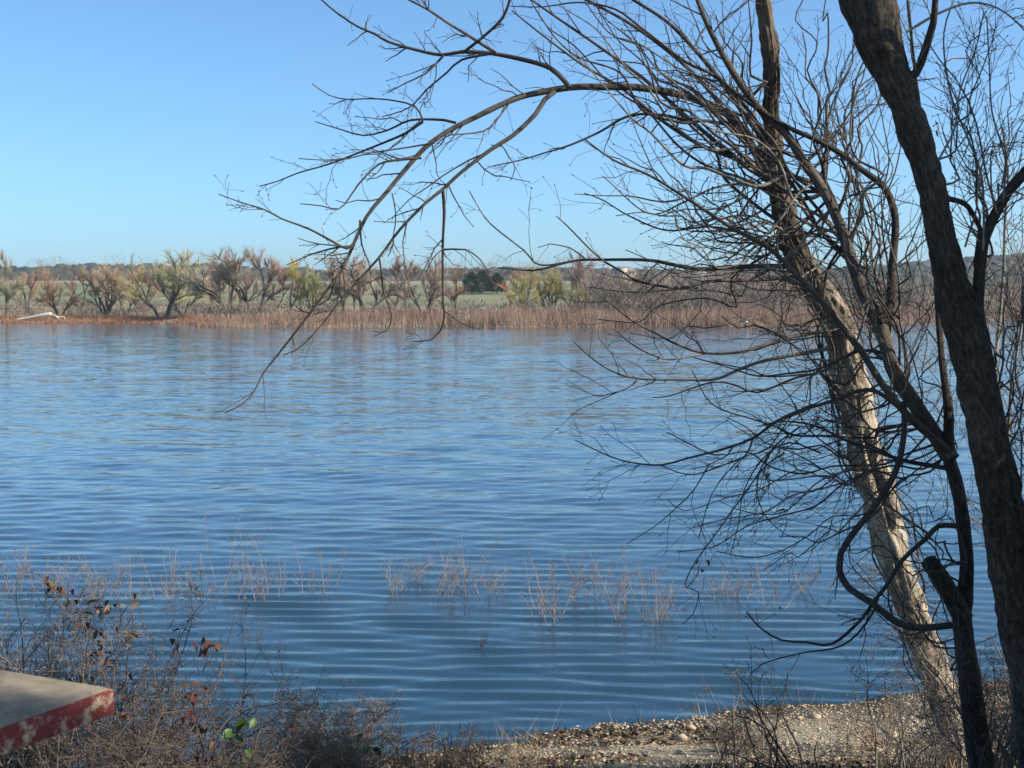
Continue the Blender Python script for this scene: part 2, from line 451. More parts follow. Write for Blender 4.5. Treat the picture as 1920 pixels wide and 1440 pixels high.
tag(o, "band of rust brown reeds along the far waterline", "reeds", kind="stuff")
# low rusty growth on the mud of the left shore
n = 16000
X = RNG.uniform(-130, -44, n); Y = far_y(X) + RNG.random(n) * 10 - .5
P = np.stack([X, Y, far_z(X, Y) - .05], -1)
Dv = np.stack([RNG.normal(0, .5, n), RNG.normal(0, .5, n), np.ones(n)], -1)
V, T = blades(P, Dv, RNG.uniform(.25, .8, n), RNG.uniform(.06, .14, n), RNG)
M["rust"] = simple("rust_growth", (.22, .10, .06), (.36, .18, .10), .5, .9)
o = bpy.data.objects.new("low_growth", make_mesh("low_growth", V, None, T, M["rust"], False)); link(o)
tag(o, "low rusty plants on the muddy far shore", "ground cover", kind="stuff")
# tawny grass and scrub on the bank
n = 60000
X = RNG.uniform(-190, 190, n); Y = far_y(X) + 6 + RNG.random(n) ** 1.4 * 75
keep = vnoise(X * .09, Y * .12, 17) > .42; X, Y = X[keep], Y[keep]; n = len(X)
P = np.stack([X, Y, far_z(X, Y) - .05], -1)
Dv = np.stack([RNG.normal(0, .6, n), RNG.normal(0, .6, n), np.ones(n)], -1)
V, T = blades(P, Dv, RNG.uniform(.5, 1.7, n), RNG.uniform(.06, .16, n), RNG)
M["scrub"] = simple("bank_scrub", (.11, .085, .065), (.24, .19, .13), .12, .9, c2=(.36, .30, .19))
o = bpy.data.objects.new("bank_grass", make_mesh("bank_grass", V, None, T, M["scrub"], False)); link(o)
tag(o, "tawny dead grass and scrub on the far bank", "grass", kind="stuff")

def clump(cx, cy, cz, R, H, n, rng, wid=(.05, .13)):
    a = rng.random(n) * 6.283; rr = np.sqrt(rng.random(n)) * R; zz = rng.random(n) ** .8 * H
    sc = np.sqrt(np.clip(1 - (zz / H) ** 2 * .8, .1, 1))
    P = np.stack([cx + np.cos(a) * rr * sc, cy + np.sin(a) * rr * sc, cz + zz], -1)
    Dv = np.stack([np.cos(a) * .5 + rng.normal(0, .35, n), np.sin(a) * .5 + rng.normal(0, .35, n), .7 + rng.random(n) * .6], -1)
    return blades(P, Dv, rng.uniform(.12, .34, n) * H, rng.uniform(*wid, n), rng)

def clumps(name, spec, mat, label, cat):
    VV = []; TT = []; k = 0
    for s in spec:
        V, T = clump(*s, RNG); VV.append(V); TT.append(T + k); k += len(V)
    o = bpy.data.objects.new(name, make_mesh(name, np.vstack(VV), None, np.vstack(TT), mat, False)); link(o)
    tag(o, label, cat, kind="stuff")

spec = []
for _ in range(190):      # grey brown thicket behind the reeds, mostly on the right
    X = random.choice((random.uniform(12, 75), random.uniform(12, 75), random.uniform(70, 190), random.uniform(-55, 20)))
    Y = float(far_y(X)) + random.uniform(9, 60 if X > 10 else 26)
    h = random.uniform(3.5, 7.5) if X > 12 else random.uniform(1.2, 2.6)
    spec.append((X, Y, float(far_z(X, Y)) - .1, h * random.uniform(.5, .8), h, 260))
for _ in range(230):      # low grey brush over the bank on the left
    X = random.uniform(-115, 30); Y = float(far_y(X)) + random.uniform(10, 75); h = random.uniform(1.2, 3.2)
    spec.append((X, Y, float(far_z(X, Y)) - .1, h * random.uniform(.7, 1.3), h, 120))
M["thicket"] = simple("thicket_twigs", (.085, .068, .058), (.21, .165, .135), .16, .9, c2=(.28, .22, .165))
clumps("thicket", spec, M["thicket"], "grey brown leafless thicket behind the reeds", "thicket")
spec = []
for _ in range(150):      # tree line beyond the field
    X = random.uniform(-330, 300); Y = random.uniform(575, 780)
    h = random.uniform(6, 12)
    spec.append((X, Y, float(far_z(X, Y)) - .2, h * .6, h, 170, ))
M["line"] = simple("tree_line_twigs", (.13, .085, .06), (.24, .16, .11), .03, .9, c2=(.20, .17, .12))
clumps("far_tree_line", [s for s in spec], M["line"], "rusty brown line of bare trees beyond the green field", "woods")

# ------------------------------------------------------------------ far bare trees
def obj_colour_mat(name, vary):
    m, nt, b = new_mat(name)
    oi = nt.nodes.new("ShaderNodeObjectInfo")
    f = noise(nt, .9, coords(nt), 4)
    h = nt.nodes.new("ShaderNodeHueSaturation")
    mr = nt.nodes.new("ShaderNodeMapRange"); mr.inputs[1].default_value = .3; mr.inputs[2].default_value = .7
    mr.inputs[3].default_value = 1 - vary; mr.inputs[4].default_value = 1 + vary
    nt.links.new(f, mr.inputs[0]); nt.links.new(mr.outputs[0], h.inputs["Value"])
    nt.links.new(oi.outputs["Color"], h.inputs["Color"]); nt.links.new(h.outputs[0], b.inputs["Base Color"])
    b.inputs["Roughness"].default_value = .9
    return m
M["far_crown"] = obj_colour_mat("far_crown_twigs", .35)
M["far_trunk"] = simple("far_trunk", (.06, .05, .042), (.14, .115, .095), 1.2, .9)

def far_tree_meshes(seed, stems, spread, nblade):
    """10 m tall bare tree: (trunk mesh, crown mesh)"""
    random.seed(seed); rng = np.random.default_rng(seed)
    tb = MB(); tips = []
    def rec(p, d, L, r, lev):
        pts = np.array(grow(p, d, L, 5, .13, (0, 0, .05)))
        tube(tb, pts, np.linspace(r, r * .55, 6), 5 if lev < 2 else 3)
        if lev >= 2: tips.append((pts, d))
        if lev == 3: return
        for _ in range(random.randint(3, 4)):
            i = random.randint(2, 5); t = vunit(tuple(pts[i] - pts[i - 1]))
            rec(tuple(pts[i]), side_dir(t, random.uniform(.25, .75), 1.0), L * random.uniform(.55, .8), r * .55, lev + 1)
    for k in range(stems):
        a = random.uniform(0, 6.28); q = spread * (random.uniform(.5, 1) if stems > 1 else .2)
        rec((.25 * math.cos(a), .25 * math.sin(a), -.2), vunit((math.cos(a) * q, math.sin(a) * q, 1)), random.uniform(3.0, 3.8), .26 if stems < 3 else .19, 0)
    PP = []; DD = []
    per = max(4, nblade // len(tips))
    for pts, d in tips:
        for _ in range(per):
            i = random.randint(1, 5); f = random.random()
            PP.append(pts[i - 1] * (1 - f) + pts[i] * f)
            t = vunit(tuple(pts[i] - pts[i - 1])); DD.append(side_dir(t, random.uniform(.1, .8), 1.0))
    DD = np.array(DD) + np.array([0, 0, .35]); PP = np.array(PP); n = len(PP)
    V, T = blades(PP, DD, rng.uniform(.45, 1.3, n), rng.uniform(.018, .045, n), rng)
    top = V[:, 2].max()
    tm = tb.mesh("trunk", M["far_trunk"]); cm = make_mesh("crown", V, None, T, M["far_crown"], False)
    return tm, cm, top
PROTO = [far_tree_meshes(s, st, sp, nb) for s, st, sp, nb in
         ((1, 1, .3, 4600), (2, 2, .5, 5200), (3, 3, .6, 5600), (4, 4, .75, 5200), (5, 1, .5, 6200), (6, 5, .6, 5200))]
random.seed(23)
RUST, TAN, YEL, GREY, PINK, OLIVE = (.42, .27, .165), (.46, .35, .20), (.50, .42, .17), (.37, .30, .235), (.41, .305, .23), (.45, .39, .17)
FAR = [  # px, base py, top py, D, prototype, width factor, colour, label
    (12, 586, 466, 262, 4, 1.0, GREY, "grey brown bare tree near the pale fallen log on the far bank"),
    (-55, 584, 480, 268, 2, 1.2, RUST, "rust tinted bare tree left of the fallen log"),
    (113, 592, 506, 252, 3, 1.0, RUST, "rounded rusty bare tree standing just behind the pale fallen log"),
    (198, 593, 490, 250, 5, 1.0, TAN, "tan low forked tree on the muddy far shore"),
    (305, 596, 461, 246, 3, 1.25, OLIVE, "wide yellow green budding tree with dark spreading limbs at the muddy shore"),
    (345, 590, 480, 268, 1, 1.0, GREY, "thin grey tree crowding behind the wide budding tree"),
    (388, 586, 478, 262, 0, 1.0, PINK, "pinkish bare tree beside the wide budding tree"),
    (440, 586, 462, 240, 2, 1.1, GREY, "twin crowned grey tree standing at the start of the reeds"),
    (482, 586, 457, 243, 1, 1.1, PINK, "tall open crowned bare tree with a fan of upright limbs"),
    (545, 584, 478, 240, 0, .8, YEL, "slender yellowish willow at the reed edge"),
    (585, 582, 500, 238, 5, .8, YEL, "low yellow willow leaning over the reeds"),
    (640, 582, 478, 245, 4, 1.0, GREY, "bushy grey tree behind the drooping branch tips"),
    (690, 582, 470, 240, 2, 1.1, GREY, "many stemmed grey brown tree behind the reeds"),
    (735, 582, 476, 250, 0, 1.0, GREY, "narrow grey tree between the two many stemmed trees"),
    (795, 580, 474, 238, 3, 1.0, PINK, "pinkish spreading tree with crossing dark limbs"),
    (855, 578, 494, 250, 4, 1.1, RUST, "dense brown tree beside the dark evergreens"),
    (985, 578, 492, 235, 3, 1.0, YEL, "broad yellow green willow beside the gap of green field"),
    (1030, 578, 498, 240, 5, 1.0, YEL, "rounded yellow willow touching the tall grey tree"),
    (1078, 578, 460, 242, 2, .95, GREY, "tall grey bare tree rising above the yellow willows"),
    (1092, 580, 530, 228, 5, 1.0, YEL, "small yellow bush at the foot of the tall grey tree"),
    (1150, 580, 512, 250, 4, 1.2, RUST, "rusty rounded tree below the pale house"),
    (1225, 578, 508, 255, 2, 1.2, GREY, "grey thicket tree with pale dead limbs"),
    (1300, 576, 506, 262, 1, 1.3, GREY, "open grey tree rising from the thicket"),
    (1370, 574, 498, 268, 3, 1.2, PINK, "pinkish grey tree rising from the thicket"),
    (1440, 574, 500, 275, 4, 1.2, GREY, "full crowned grey tree at the thicket's far end"),
    (1690, 570, 524, 330, 2, 1.3, GREY, "grey tree seen between the two dark trunks across the water"),
    (1880, 572, 532, 350, 4, 1.3, RUST, "rust grey tree on the far shore right of the thick trunk"),
]
BACK = [(50, 500, RUST), (150, 498, RUST), (235, 505, TAN), (270, 490, RUST), (420, 492, PINK), (515, 500, RUST), (565, 492, GREY), (625, 505, RUST), (665, 500, PINK), (760, 498, GREY), (830, 494, PINK), (950, 505, RUST), (1120, 500, GREY), (1190, 515, RUST), (1260, 512, PINK), (1335, 508, GREY), (1410, 505, RUST), (1490, 508, GREY), (1720, 530, GREY), (1840, 535, GREY), (1925, 528, PINK)]
for i, (px, ty, colr) in enumerate(BACK):
    FAR.append((px, 572, ty, random.uniform(280, 315), random.choice((0, 1, 2, 4)), 1.15, colr, None))
for px, by, ty, D, k, wf, colr, lab in FAR:
    X, Y, _ = at(px, by, D); z = float(far_z(X, Y))
    H = (at(px, ty, D)[2] - z) * 1.07
    tm, cm, top = PROTO[k]
    e = empty("bare_tree", (X, Y, z - .05)); s = H / top
    w_ = wf * random.uniform(.75, 1.05); e.scale = (s * w_, s * w_, s); e.rotation_euler = (0, 0, random.uniform(0, 6.28))
    if lab: tag(e, lab, "tree", "bare trees on the far bank")
    else: tag(e, "smaller %s bare tree in the second row behind the far bank trees" % {RUST: "rusty", TAN: "tan", GREY: "grey", PINK: "pinkish"}[colr], "tree", "second row of bare trees, " + {RUST: "rusty", TAN: "tan", GREY: "grey", PINK: "pinkish"}[colr])
    t = link(bpy.data.objects.new("trunk", tm), e); c = link(bpy.data.objects.new("crown", cm), e)
    c.color = (*[v * random.uniform(.9, 1.1) for v in colr], 1)

# dark evergreens behind the far bank
def evergreen(name, loc, H, R, nleaf, seed, label, group=None, leaf=.5, trunk_r=.2, low=.12):
    rng = np.random.default_rng(seed); e = empty(name, loc); tag(e, label, "tree", group)
    tb = MB(); tube(tb, np.array([(0, 0, -.2), (.05, 0, H * .4), (0, .05, H * .9)]), np.array([trunk_r, trunk_r * .7, .03]), 8)
    for _ in range(26):
        z = rng.uniform(low, .85) * H; a = rng.random() * 6.28; l = R * (1 - z / H) ** .6 * .9
        tube(tb, np.array(grow((0, 0, z), vunit((math.cos(a), math.sin(a), .35)), l, 4, .1)), np.linspace(.05, .012, 5) * H / 6, 4)
    tb.build("trunk", M["far_trunk"], e)
    z = low * H + (1 - low) * H * rng.random(nleaf) ** 1.15; a = rng.random(nleaf) * 6.283
    lump = .65 + .5 * vnoise(a * 2.2, z / H * 7, seed, None)
    rr = R * (1 - (z / H) ** 1.6) ** .7 * lump * rng.random(nleaf) ** .45 + .03
    P = np.stack([np.cos(a) * rr, np.sin(a) * rr, z], -1)
    Dv = np.stack([np.cos(a), np.sin(a), .5 + 0 * a], -1) + rng.normal(0, .5, (nleaf, 3))
    V, T = blades(P, Dv, rng.uniform(.5, 1.2, nleaf) * leaf, rng.uniform(.35, .7, nleaf) * leaf, rng)
    link(bpy.data.objects.new("crown", make_mesh("crown", V, None, T, M["needle"], False)), e)
    return e
M["needle"] = simple("evergreen_needles", (.02, .035, .018), (.06, .085, .04), 1.5, .8)
for i, (px, D, H, R) in enumerate(((884, 440, 7, 4.2), (905, 455, 7.5, 4.5), (932, 448, 6.5, 4.2), (1225, 262, 5.5, 2.4), (1245, 268, 6, 2.6))):
    X, Y, _ = at(px, 575, D)
    evergreen("evergreen_tree", (X, Y, float(far_z(X, Y))), H, R, 1500, 60 + i,
              "dark green evergreen standing behind the bare trees of the far bank" if i < 3 else "dark low evergreen inside the grey thicket",
              "far evergreens by the field" if i < 3 else "evergreens in the thicket", leaf=.9, trunk_r=.2)

# pale fallen log, wading bird, dead snags, house
X, Y, _ = at(70, 597, 243); z = float(far_z(X, Y))
lg = empty("driftwood_log", (X, Y, z)); tag(lg, "bleached white fallen log lying on the muddy far shore", "log")
M["bleached"] = simple("bleached_wood", (.55, .48, .40), (.75, .69, .6), 2, .8)
mb = MB(); pts, f = catmull([(-3.6, 0, .25), (-1.5, .1, .6), (.8, 0, 1.0), (2.4, .1, 1.25)], .3)
tube(mb, pts, np.interp(f, [0, 1], [.16, .34]), 8); mb.build("trunk", M["bleached"], lg)
for q in ([(2.3, .1, 1.25), (3.2, 0, .9), (3.9, -.1, .35)], [(2.4, .1, 1.2), (3.6, .3, .7), (4.6, .4, .75), (4.7, .5, .2)], [(2.2, .2, 1.1), (2.9, .5, .4), (3.2, .6, 0)]):
    mb = MB(); pts, f = catmull(q, .25); tube(mb, pts, np.linspace(.15, .07, len(pts)), 6); mb.build("root", M["bleached"], lg)

X, Y, _ = at(1359, 604, 222); 
bd = empty("wading_bird", (X, float(far_y(X)) - 1.2, 0)); tag(bd, "small white wading bird standing in front of the reeds", "bird")
M["feather"] = simple("white_feathers", (.75, .73, .68), (.85, .83, .8), 9, .8)
M["bill"] = simple("bird_bill", (.5, .33, .08), (.6, .4, .1), 9, .6)
mb = MB(); pts, f = catmull([(-.38, 0, .52), (-.2, 0, .60), (.02, 0, .68), (.16, 0, .74), (.22, 0, .88), (.17, 0, 1.0), (.22, 0, 1.1), (.30, 0, 1.12)], .03)
tube(mb, pts, np.interp(f, [0, .15, .38, .52, .6, .88, .94, 1], [.02, .10, .15, .09, .05, .035, .05, .025]), 10); mb.build("body", M["feather"], bd)
mb = MB(); tube(mb, np.array([(.30, 0, 1.12), (.38, 0, 1.105), (.45, 0, 1.09)]), np.array([.018, .012, .003]), 6); mb.build("beak", M["bill"], bd)
for s in (-.05, .05):
    mb = MB(); tube(mb, np.array([(-.02, s, .6), (.02, s, .3), (-.01, s, -.1)]), np.array([.018, .012, .01]), 5); mb.build("leg", M["vine"], bd)

for px, py, D, q, lab in ((1180, 586, 232, [(0, 0, -.2), (.9, 0, 1.6), (1.6, .2, 3.0), (2.4, .2, 3.9)], "pale dead snag leaning out of the reeds below the house"),
                          (1325, 582, 240, [(0, 0, -.2), (.5, 0, 1.9), (1.2, .2, 3.0), (2.2, 0, 3.8)], "pale forked dead limb standing in the thicket")):
    X, Y, _ = at(px, py, D); e = empty("dead_snag", (X, Y, float(far_z(X, Y)))); tag(e, lab, "dead tree")
    mb = MB(); pts, f = catmull(q, .3); tube(mb, pts, np.linspace(.2, .06, len(pts)), 6); mb.build("trunk", M["bleached"], e)
    for i in (len(pts) // 3, len(pts) // 2, int(len(pts) * .7)):
        mb = MB(); pp = np.array(grow(tuple(pts[i]), vunit((random.uniform(-1, 1), .2, random.uniform(.1, 1))), 1.4, 5, .2)); tube(mb, pp, np.linspace(.08, .02, 6), 5)
        mb.build("branch", M["bleached"], e)

def box(mb, x0, x1, y0, y1, z0, z1):
    V = [(x, y, z) for z in (z0, z1) for y in (y0, y1) for x in (x0, x1)]
    mb.add(V, [(0, 2, 3, 1), (4, 5, 7, 6), (0, 1, 5, 4), (2, 6, 7, 3), (0, 4, 6, 2), (1, 3, 7, 5)])
M["house_wall"] = simple("pale_stone_wall", (.40, .35, .27), (.52, .46, .37), .8, .9)
M["roof"] = simple("grey_roof", (.17, .16, .15), (.24, .22, .2), 1.5, .9)
M["pane"] = simple("dark_pane", (.03, .035, .045), (.05, .055, .065), 1, .2)
def house(px, py, D, w, h, label, wall, nwin):
    X, Y, z = at(px, py, D)
    e = empty("house", (X, Y, z)); tag(e, label, "house")
    mb = MB(); box(mb, -w / 2, w / 2, 0, 9, -12, h); box(mb, -w * .16, w * .16, -2, 0, -12, h * 1.25)
    mb.build("wall", wall, e, False)
    mb = MB(); ov = .7
    mb.add([(-w / 2 - ov, -ov, h), (w / 2 + ov, -ov, h), (w / 2 + ov, 9 + ov, h), (-w / 2 - ov, 9 + ov, h), (-w / 2 + 3, 4.5, h + 2.6), (w / 2 - 3, 4.5, h + 2.6)],
           [(0, 1, 5, 4), (2, 3, 4, 5), (3, 2, 1, 0)], [(1, 2, 5), (3, 0, 4)]); mb.build("roof", M["roof"], e, False)
    for k in range(nwin):
        cx = -w / 2 + (k + .5) * w / nwin
        if abs(cx) < w * .17: yy = -2.03
        else: yy = -.03
        for zz in (1.0, 4.0):
            if zz + 1.5 < h: mb = MB(); box(mb, cx - .55, cx + .55, yy, yy + .1, zz, zz + 1.6); mb.build("window", M["pane"], e, False)
house(1168, 528, 800, 15, 6.2, "pale stone house among the woods on the far hillside", M["house_wall"], 7)
house(1312, 526, 900, 14, 3.4, "low grey house half hidden behind the thicket", M["roof"], 5)

# ------------------------------------------------------------------ near trees
def traced(pts, D0, D1, w0, w1, step=.05, curve=1.0):
    """limb measured as (px,py) points; depth runs D0..D1, widths in photo pixels"""
    n = len(pts)
    P = [at(p[0], p[1], D0 + (D1 - D0) * (i / (n - 1)) ** curve) for i, p in enumerate(pts)]
    P, f = catmull(P, step)
    D = D0 + (D1 - D0) * f
    return P, (w0 + (w1 - w0) * f) / 2 * D / FPX

def trunk_part(e, edges, D0, D1, mat, amp, cells, seed, groove=None, sides=56, name="trunk", flare=0.0, extend=.6):
    """trunk from (py, left px, right px) readings, bottom first; bark relief is real"""
    pts = []; R = []
    n = len(edges)
    for i, (py, l, r) in enumerate(edges):
        D = D0 + (D1 - D0) * i / (n - 1)
        pts.append(at((l + r) / 2, py, D)); R.append((r - l) / 2 * D / FPX * .88)
    d = np.array(pts[0]) - np.array(pts[1]); d /= np.linalg.norm(d)
    for q in (.33, .66, 1.0):
        pts.insert(0, tuple(np.array(pts[0]) + d * extend * .33)); R.insert(0, R[0] * (1 + flare * .4))
    d = np.array(pts[-1]) - np.array(pts[-2]); d /= np.linalg.norm(d)
    for q in range(8): pts.append(tuple(np.array(pts[-1]) + d * .28)); R.append(R[-1] * .96)
    P, f = catmull(pts, .016)
    cum = np.concatenate([[0], np.cumsum(np.linalg.norm(np.diff(np.array(pts), axis=0), axis=1))]); cum /= cum[-1]
    Rr = np.interp(f, cum, R)
    s = np.concatenate([[0], np.cumsum(np.linalg.norm(np.diff(P, axis=0), axis=1))])
    th = np.arange(sides) / sides
    TH, SS = np.meshgrid(th, s)
    warp = (vnoise(TH * 6, SS * 3, seed + 5, 6) - .5) * .12
    u = (TH + warp + SS * .03) * cells
    r1 = 1 - np.abs(2 * vnoise(u, SS * 5.5, seed, cells) - 1)
    r2 = 1 - np.abs(2 * vnoise(u * 2, SS * 14, seed + 1, cells * 2) - 1)
    lump = vnoise(TH * 4, SS * 2.2, seed + 2, 4) - .5
    disp = amp * (1.1 * (.5 - r1) + .5 * (.5 - r2)) + Rr[:, None] * .22 * lump
    if groove:
        g0, g1, tc, wd, dep = groove
        disp -= dep * np.exp(-((TH - tc - .012 * np.sin(SS * 9)) / wd) ** 2) * sm((SS - g0) / .12) * sm((g1 - SS) / .15)
    mb = MB(); tube(mb, P, Rr, sides, disp)
    mb.build(name, mat, e)
    return P, Rr

PART_TW = []
def limb(e, pts, D0, D1, w0, w1, mat="twig", ntw=0, tl=(.12, .4), pull=(0, 0, .0), name="branch", depth=1, rmax=.0046, twmat="twig", s0=.1, ang=(.5, 1.1)):
    P, R = traced(pts, D0, D1, w0 * .92, w1 * .92)
    R = R * (1 + .10 * (vnoise(np.arange(len(P)) * .6, np.full(len(P), w0 * 7.3), 77) - .5))
    mb = MB(); tube(mb, P, R, 10 if w0 > 12 else 6); o = mb.build(name, M[mat], e)
    if ntw:
        mb = MB(); twigs_on(mb, P, R, ntw, tl[0], tl[1], depth, pull, s0, rmax, ang)
        t = mb.build("twigs", M[twmat], o); tag(t, kind="stuff")
    return P, R

random.seed(5)
# --- leaning sunlit tree
E1 = empty("bare_tree", at(1790, 1400, 7.8)); E1.location.z = float(ground_z(E1.location.x, 7.8))
tag(E1, "leaning tree with rough sunlit furrowed bark at the water's edge", "tree")
T1edges = [(1430, 1772, 1838), (1387, 1758, 1820), (1275, 1722, 1792), (1162, 1682, 1752), (1050, 1643, 1713), (960, 1617, 1690), (900, 1599, 1677), (853, 1588, 1658), (727, 1562, 1636),
           (600, 1533, 1598), (480, 1470, 1522), (400, 1445, 1494), (300, 1430, 1472), (200, 1429, 1465), (100, 1428, 1463), (0, 1411, 1447)]
off1 = np.array(E1.location)
class Off:      # traced geometry is in world space: shift it under the Empty
    pass
def world_children(e):
    for c in e.children: c.location = -np.array(e.location)
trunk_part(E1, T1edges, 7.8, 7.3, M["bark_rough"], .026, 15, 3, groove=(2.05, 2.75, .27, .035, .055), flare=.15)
UPL = (-.03, 0, .05)
A = [(1462, 400), (1440, 330), (1410, 275), (1375, 222), (1330, 197), (1278, 178), (1194, 164), (1125, 163), (1069, 164), (990, 178), (949, 192), (893, 219), (838, 247), (796, 278), (754, 325), (727, 358),
     (687, 407), (656, 474), (643, 503), (604, 557), (560, 615), (528, 656), (493, 701), (477, 733), (454, 758), (422, 774)]
limb(E1, A, 7.45, 6.7, 20, 2.2, "bark_mid", 26, (.12, .4), (-.03, 0, .01), s0=.35)
B = [(1040, 172), (1022, 186), (1004, 214), (963, 253), (921, 280), (866, 322), (829, 356), (799, 380), (751, 429), (713, 480), (681, 516), (636, 567), (604, 608), (572, 643), (556, 656), (531, 666)]
limb(E1, B, 7.0, 6.6, 10, 2.2, "bark_mid", 16, (.1, .35), (-.03, 0, -.01), s0=.2)
ARCH = [  # drooping and rising side branches of the long arching limb: points, w0, w1, twigs
    ([(830, 354), (833, 397), (830, 468), (831, 563), (833, 595), (825, 621), (809, 637), (774, 640)], 7, 2, 8),
    ([(831, 466), (812, 484), (800, 510), (793, 535)], 3, 1.5, 2), ([(831, 468), (850, 467), (873, 468), (900, 486), (920, 520), (928, 545)], 4, 1.6, 4),
    ([(675, 413), (678, 458), (691, 490), (695, 516)], 4.5, 1.6, 3), ([(711, 482), (716, 519), (719, 548), (734, 589), (726, 621), (700, 621)], 4, 1.5, 4),
    ([(665, 458), (650, 466), (624, 453), (579, 429), (528, 410), (496, 393), (448, 378), (410, 364)], 5.5, 2, 7),
    ([(660, 462), (636, 463), (592, 474), (560, 487), (537, 497)], 4.5, 1.6, 4),
    ([(1069, 165), (1057, 150), (1032, 128), (990, 114), (921, 100), (866, 97), (829, 103), (782, 94), (727, 78), (704, 64), (671, 50), (629, 22), (599, -4)], 11, 3, 14),
    ([(832, 104), (818, 119), (796, 139), (760, 156), (727, 174)], 5, 2, 6), ([(929, 99), (879, 67), (838, 42), (804, 19), (760, -4)], 7, 4, 7),
    ([(854, 230), (832, 225), (771, 225), (727, 244), (682, 254), (643, 244), (591, 228)], 6, 2, 7), ([(793, 226), (779, 200), (741, 189), (699, 185), (649, 186), (616, 178), (585, 157)], 4, 1.8, 6),
    ([(793, 228), (760, 250), (716, 269), (666, 289), (616, 308), (560, 324), (520, 340), (487, 349)], 5.5, 2, 8), ([(815, 268), (754, 278), (699, 286), (652, 297), (602, 300), (560, 297)], 4, 1.8, 6),
    ([(790, 296), (738, 301), (710, 308), (685, 331), (671, 347), (654, 372), (635, 392), (602, 386), (563, 382)], 5.5, 2, 6), ([(954, 194), (929, 228), (907, 246), (871, 251), (841, 253)], 4, 3, 3),
    ([(866, 100), (905, 70), (943, 33), (957, -4)], 6, 6, 5), ([(929, 99), (866, 112), (838, 136), (799, 169), (777, 194), (754, 208), (716, 219)], 5.5, 2, 8),
    ([(925, 278), (940, 272), (954, 294), (966, 314), (957, 339)], 3.5, 1.5, 3), ([(1300, 230), (1250, 217), (1200, 214), (1167, 222), (1125, 247), (1069, 272), (1020, 287), (977, 300), (924, 311)], 7, 2, 9),
    ([(920, 284), (880, 300), (830, 330), (800, 352), (765, 376), (735, 410)], 3.5, 1.6, 5), ([(735, 362), (742, 400), (738, 440), (725, 470)], 3, 1.5, 3)]
def depthA(px): return float(np.interp(px, [422, 1069, 1462], [6.72, 7.1, 7.45]))
for pts, w0, w1, k in ARCH:
    d = depthA(pts[0][0])
    limb(E1, pts, d, d + random.uniform(-.3, .3), w0, w1, "twig", k, (.08, .26), (-.03, 0, random.uniform(-.03, .03)))
FAN = [  # long shoots fanning up and left over the water
    ([(1480, 500), (1425, 499), (1369, 501), (1305, 504), (1237, 491), (1200, 487), (1133, 487), (1083, 488), (1033, 500), (1000, 507), (933, 502)], 11, 2.5, 9),
    ([(1492, 519), (1410, 525), (1331, 527), (1275, 540), (1200, 528), (1167, 510), (1120, 480), (1067, 427), (1043, 405)], 9, 2.2, 8),
    ([(1310, 540), (1240, 545), (1180, 548), (1103, 538)], 4, 2, 4), ([(1090, 487), (1013, 497), (983, 470), (920, 420), (895, 385), (880, 358)], 4.5, 2, 4),
    ([(1560, 653), (1439, 675), (1383, 694), (1342, 711), (1286, 712), (1197, 710), (1147, 696), (1106, 669), (1075, 640)], 8.5, 2.2, 8), ([(1197, 711), (1175, 729), (1142, 739), (1119, 742), (1086, 729), (1061, 721)], 4, 1.8, 2),
    ([(1540, 622), (1467, 635), (1425, 650), (1383, 661), (1319, 662), (1272, 647), (1231, 626), (1183, 600), (1140, 565), (1103, 538)], 8, 2.2, 8), ([(1325, 662), (1261, 674), (1222, 665), (1183, 644), (1146, 612)], 5, 2, 3),
    ([(1470, 470), (1400, 440), (1330, 425), (1250, 432), (1180, 405), (1130, 375), (1095, 362)], 6, 2, 9), ([(1455, 360), (1400, 345), (1340, 352), (1280, 380), (1215, 400), (1130, 330)], 6, 2, 9),
    ([(1450, 330), (1385, 300), (1310, 270), (1240, 225), (1165, 165), (1090, 120), (1010, 60), (960, 20)], 10, 3, 14), ([(1452, 345), (1390, 305), (1300, 230), (1210, 150), (1120, 85), (1040, 30), (990, -5)], 11, 4, 14),
    ([(1440, 300), (1380, 240), (1330, 170), (1270, 110), (1190, 50), (1120, 10), (1090, -5)], 11, 5, 14), ([(1460, 300), (1400, 220), (1350, 150), (1300, 90), (1250, 40), (1180, -5)], 13, 6, 13)]
for pts, w0, w1, k in FAN:
    limb(E1, pts, 7.45, 7.45 + random.uniform(-.8, .6), w0, w1, random.choice(("twig", "twig", "twig_pale")), max(3, int(k * .7)), (.14, .5), (-.04, 0, random.uniform(-.02, .05)))

# --- forked tree with the sawn stub
E3 = empty("bare_tree", at(1845, 1440, 6.4)); E3.location.z = float(ground_z(E3.location.x, 6.4))
tag(E3, "slim forked tree with a sawn stub and many long whippy shoots", "tree")
T3edges = [(1450, 1812, 1872), (1390, 1806, 1858), (1275, 1795, 1840), (1162, 1781, 1828), (1120, 1790, 1829), (1050, 1798, 1828), (960, 1788, 1818), (900, 1777, 1806), (853, 1766, 1792), (781, 1768, 1789), (709, 1763, 1778), (636, 1756, 1769), (560, 1752, 1763), (480, 1748, 1757), (380, 1738, 1746)]
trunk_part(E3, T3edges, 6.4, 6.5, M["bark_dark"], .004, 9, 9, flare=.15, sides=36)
limb(E3, [(1806, 1160), (1790, 1130), (1765, 1085), (1741, 1052)], 6.4, 6.35, 42, 34, "bark_dark", name="stub")
limb(E3, [(1785, 862), (1766, 835), (1737, 790), (1683, 709), (1668, 673), (1659, 636), (1646, 600), (1625, 564), (1598, 492), (1574, 420), (1540, 350), (1505, 300), (1473, 250), (1420, 200), (1371, 130), (1328, 50), (1306, -5)],
     6.45, 7.0, 36, 9, "bark_mid", 22, (.25, .9), (-.05, 0, .06), s0=.25, depth=1)
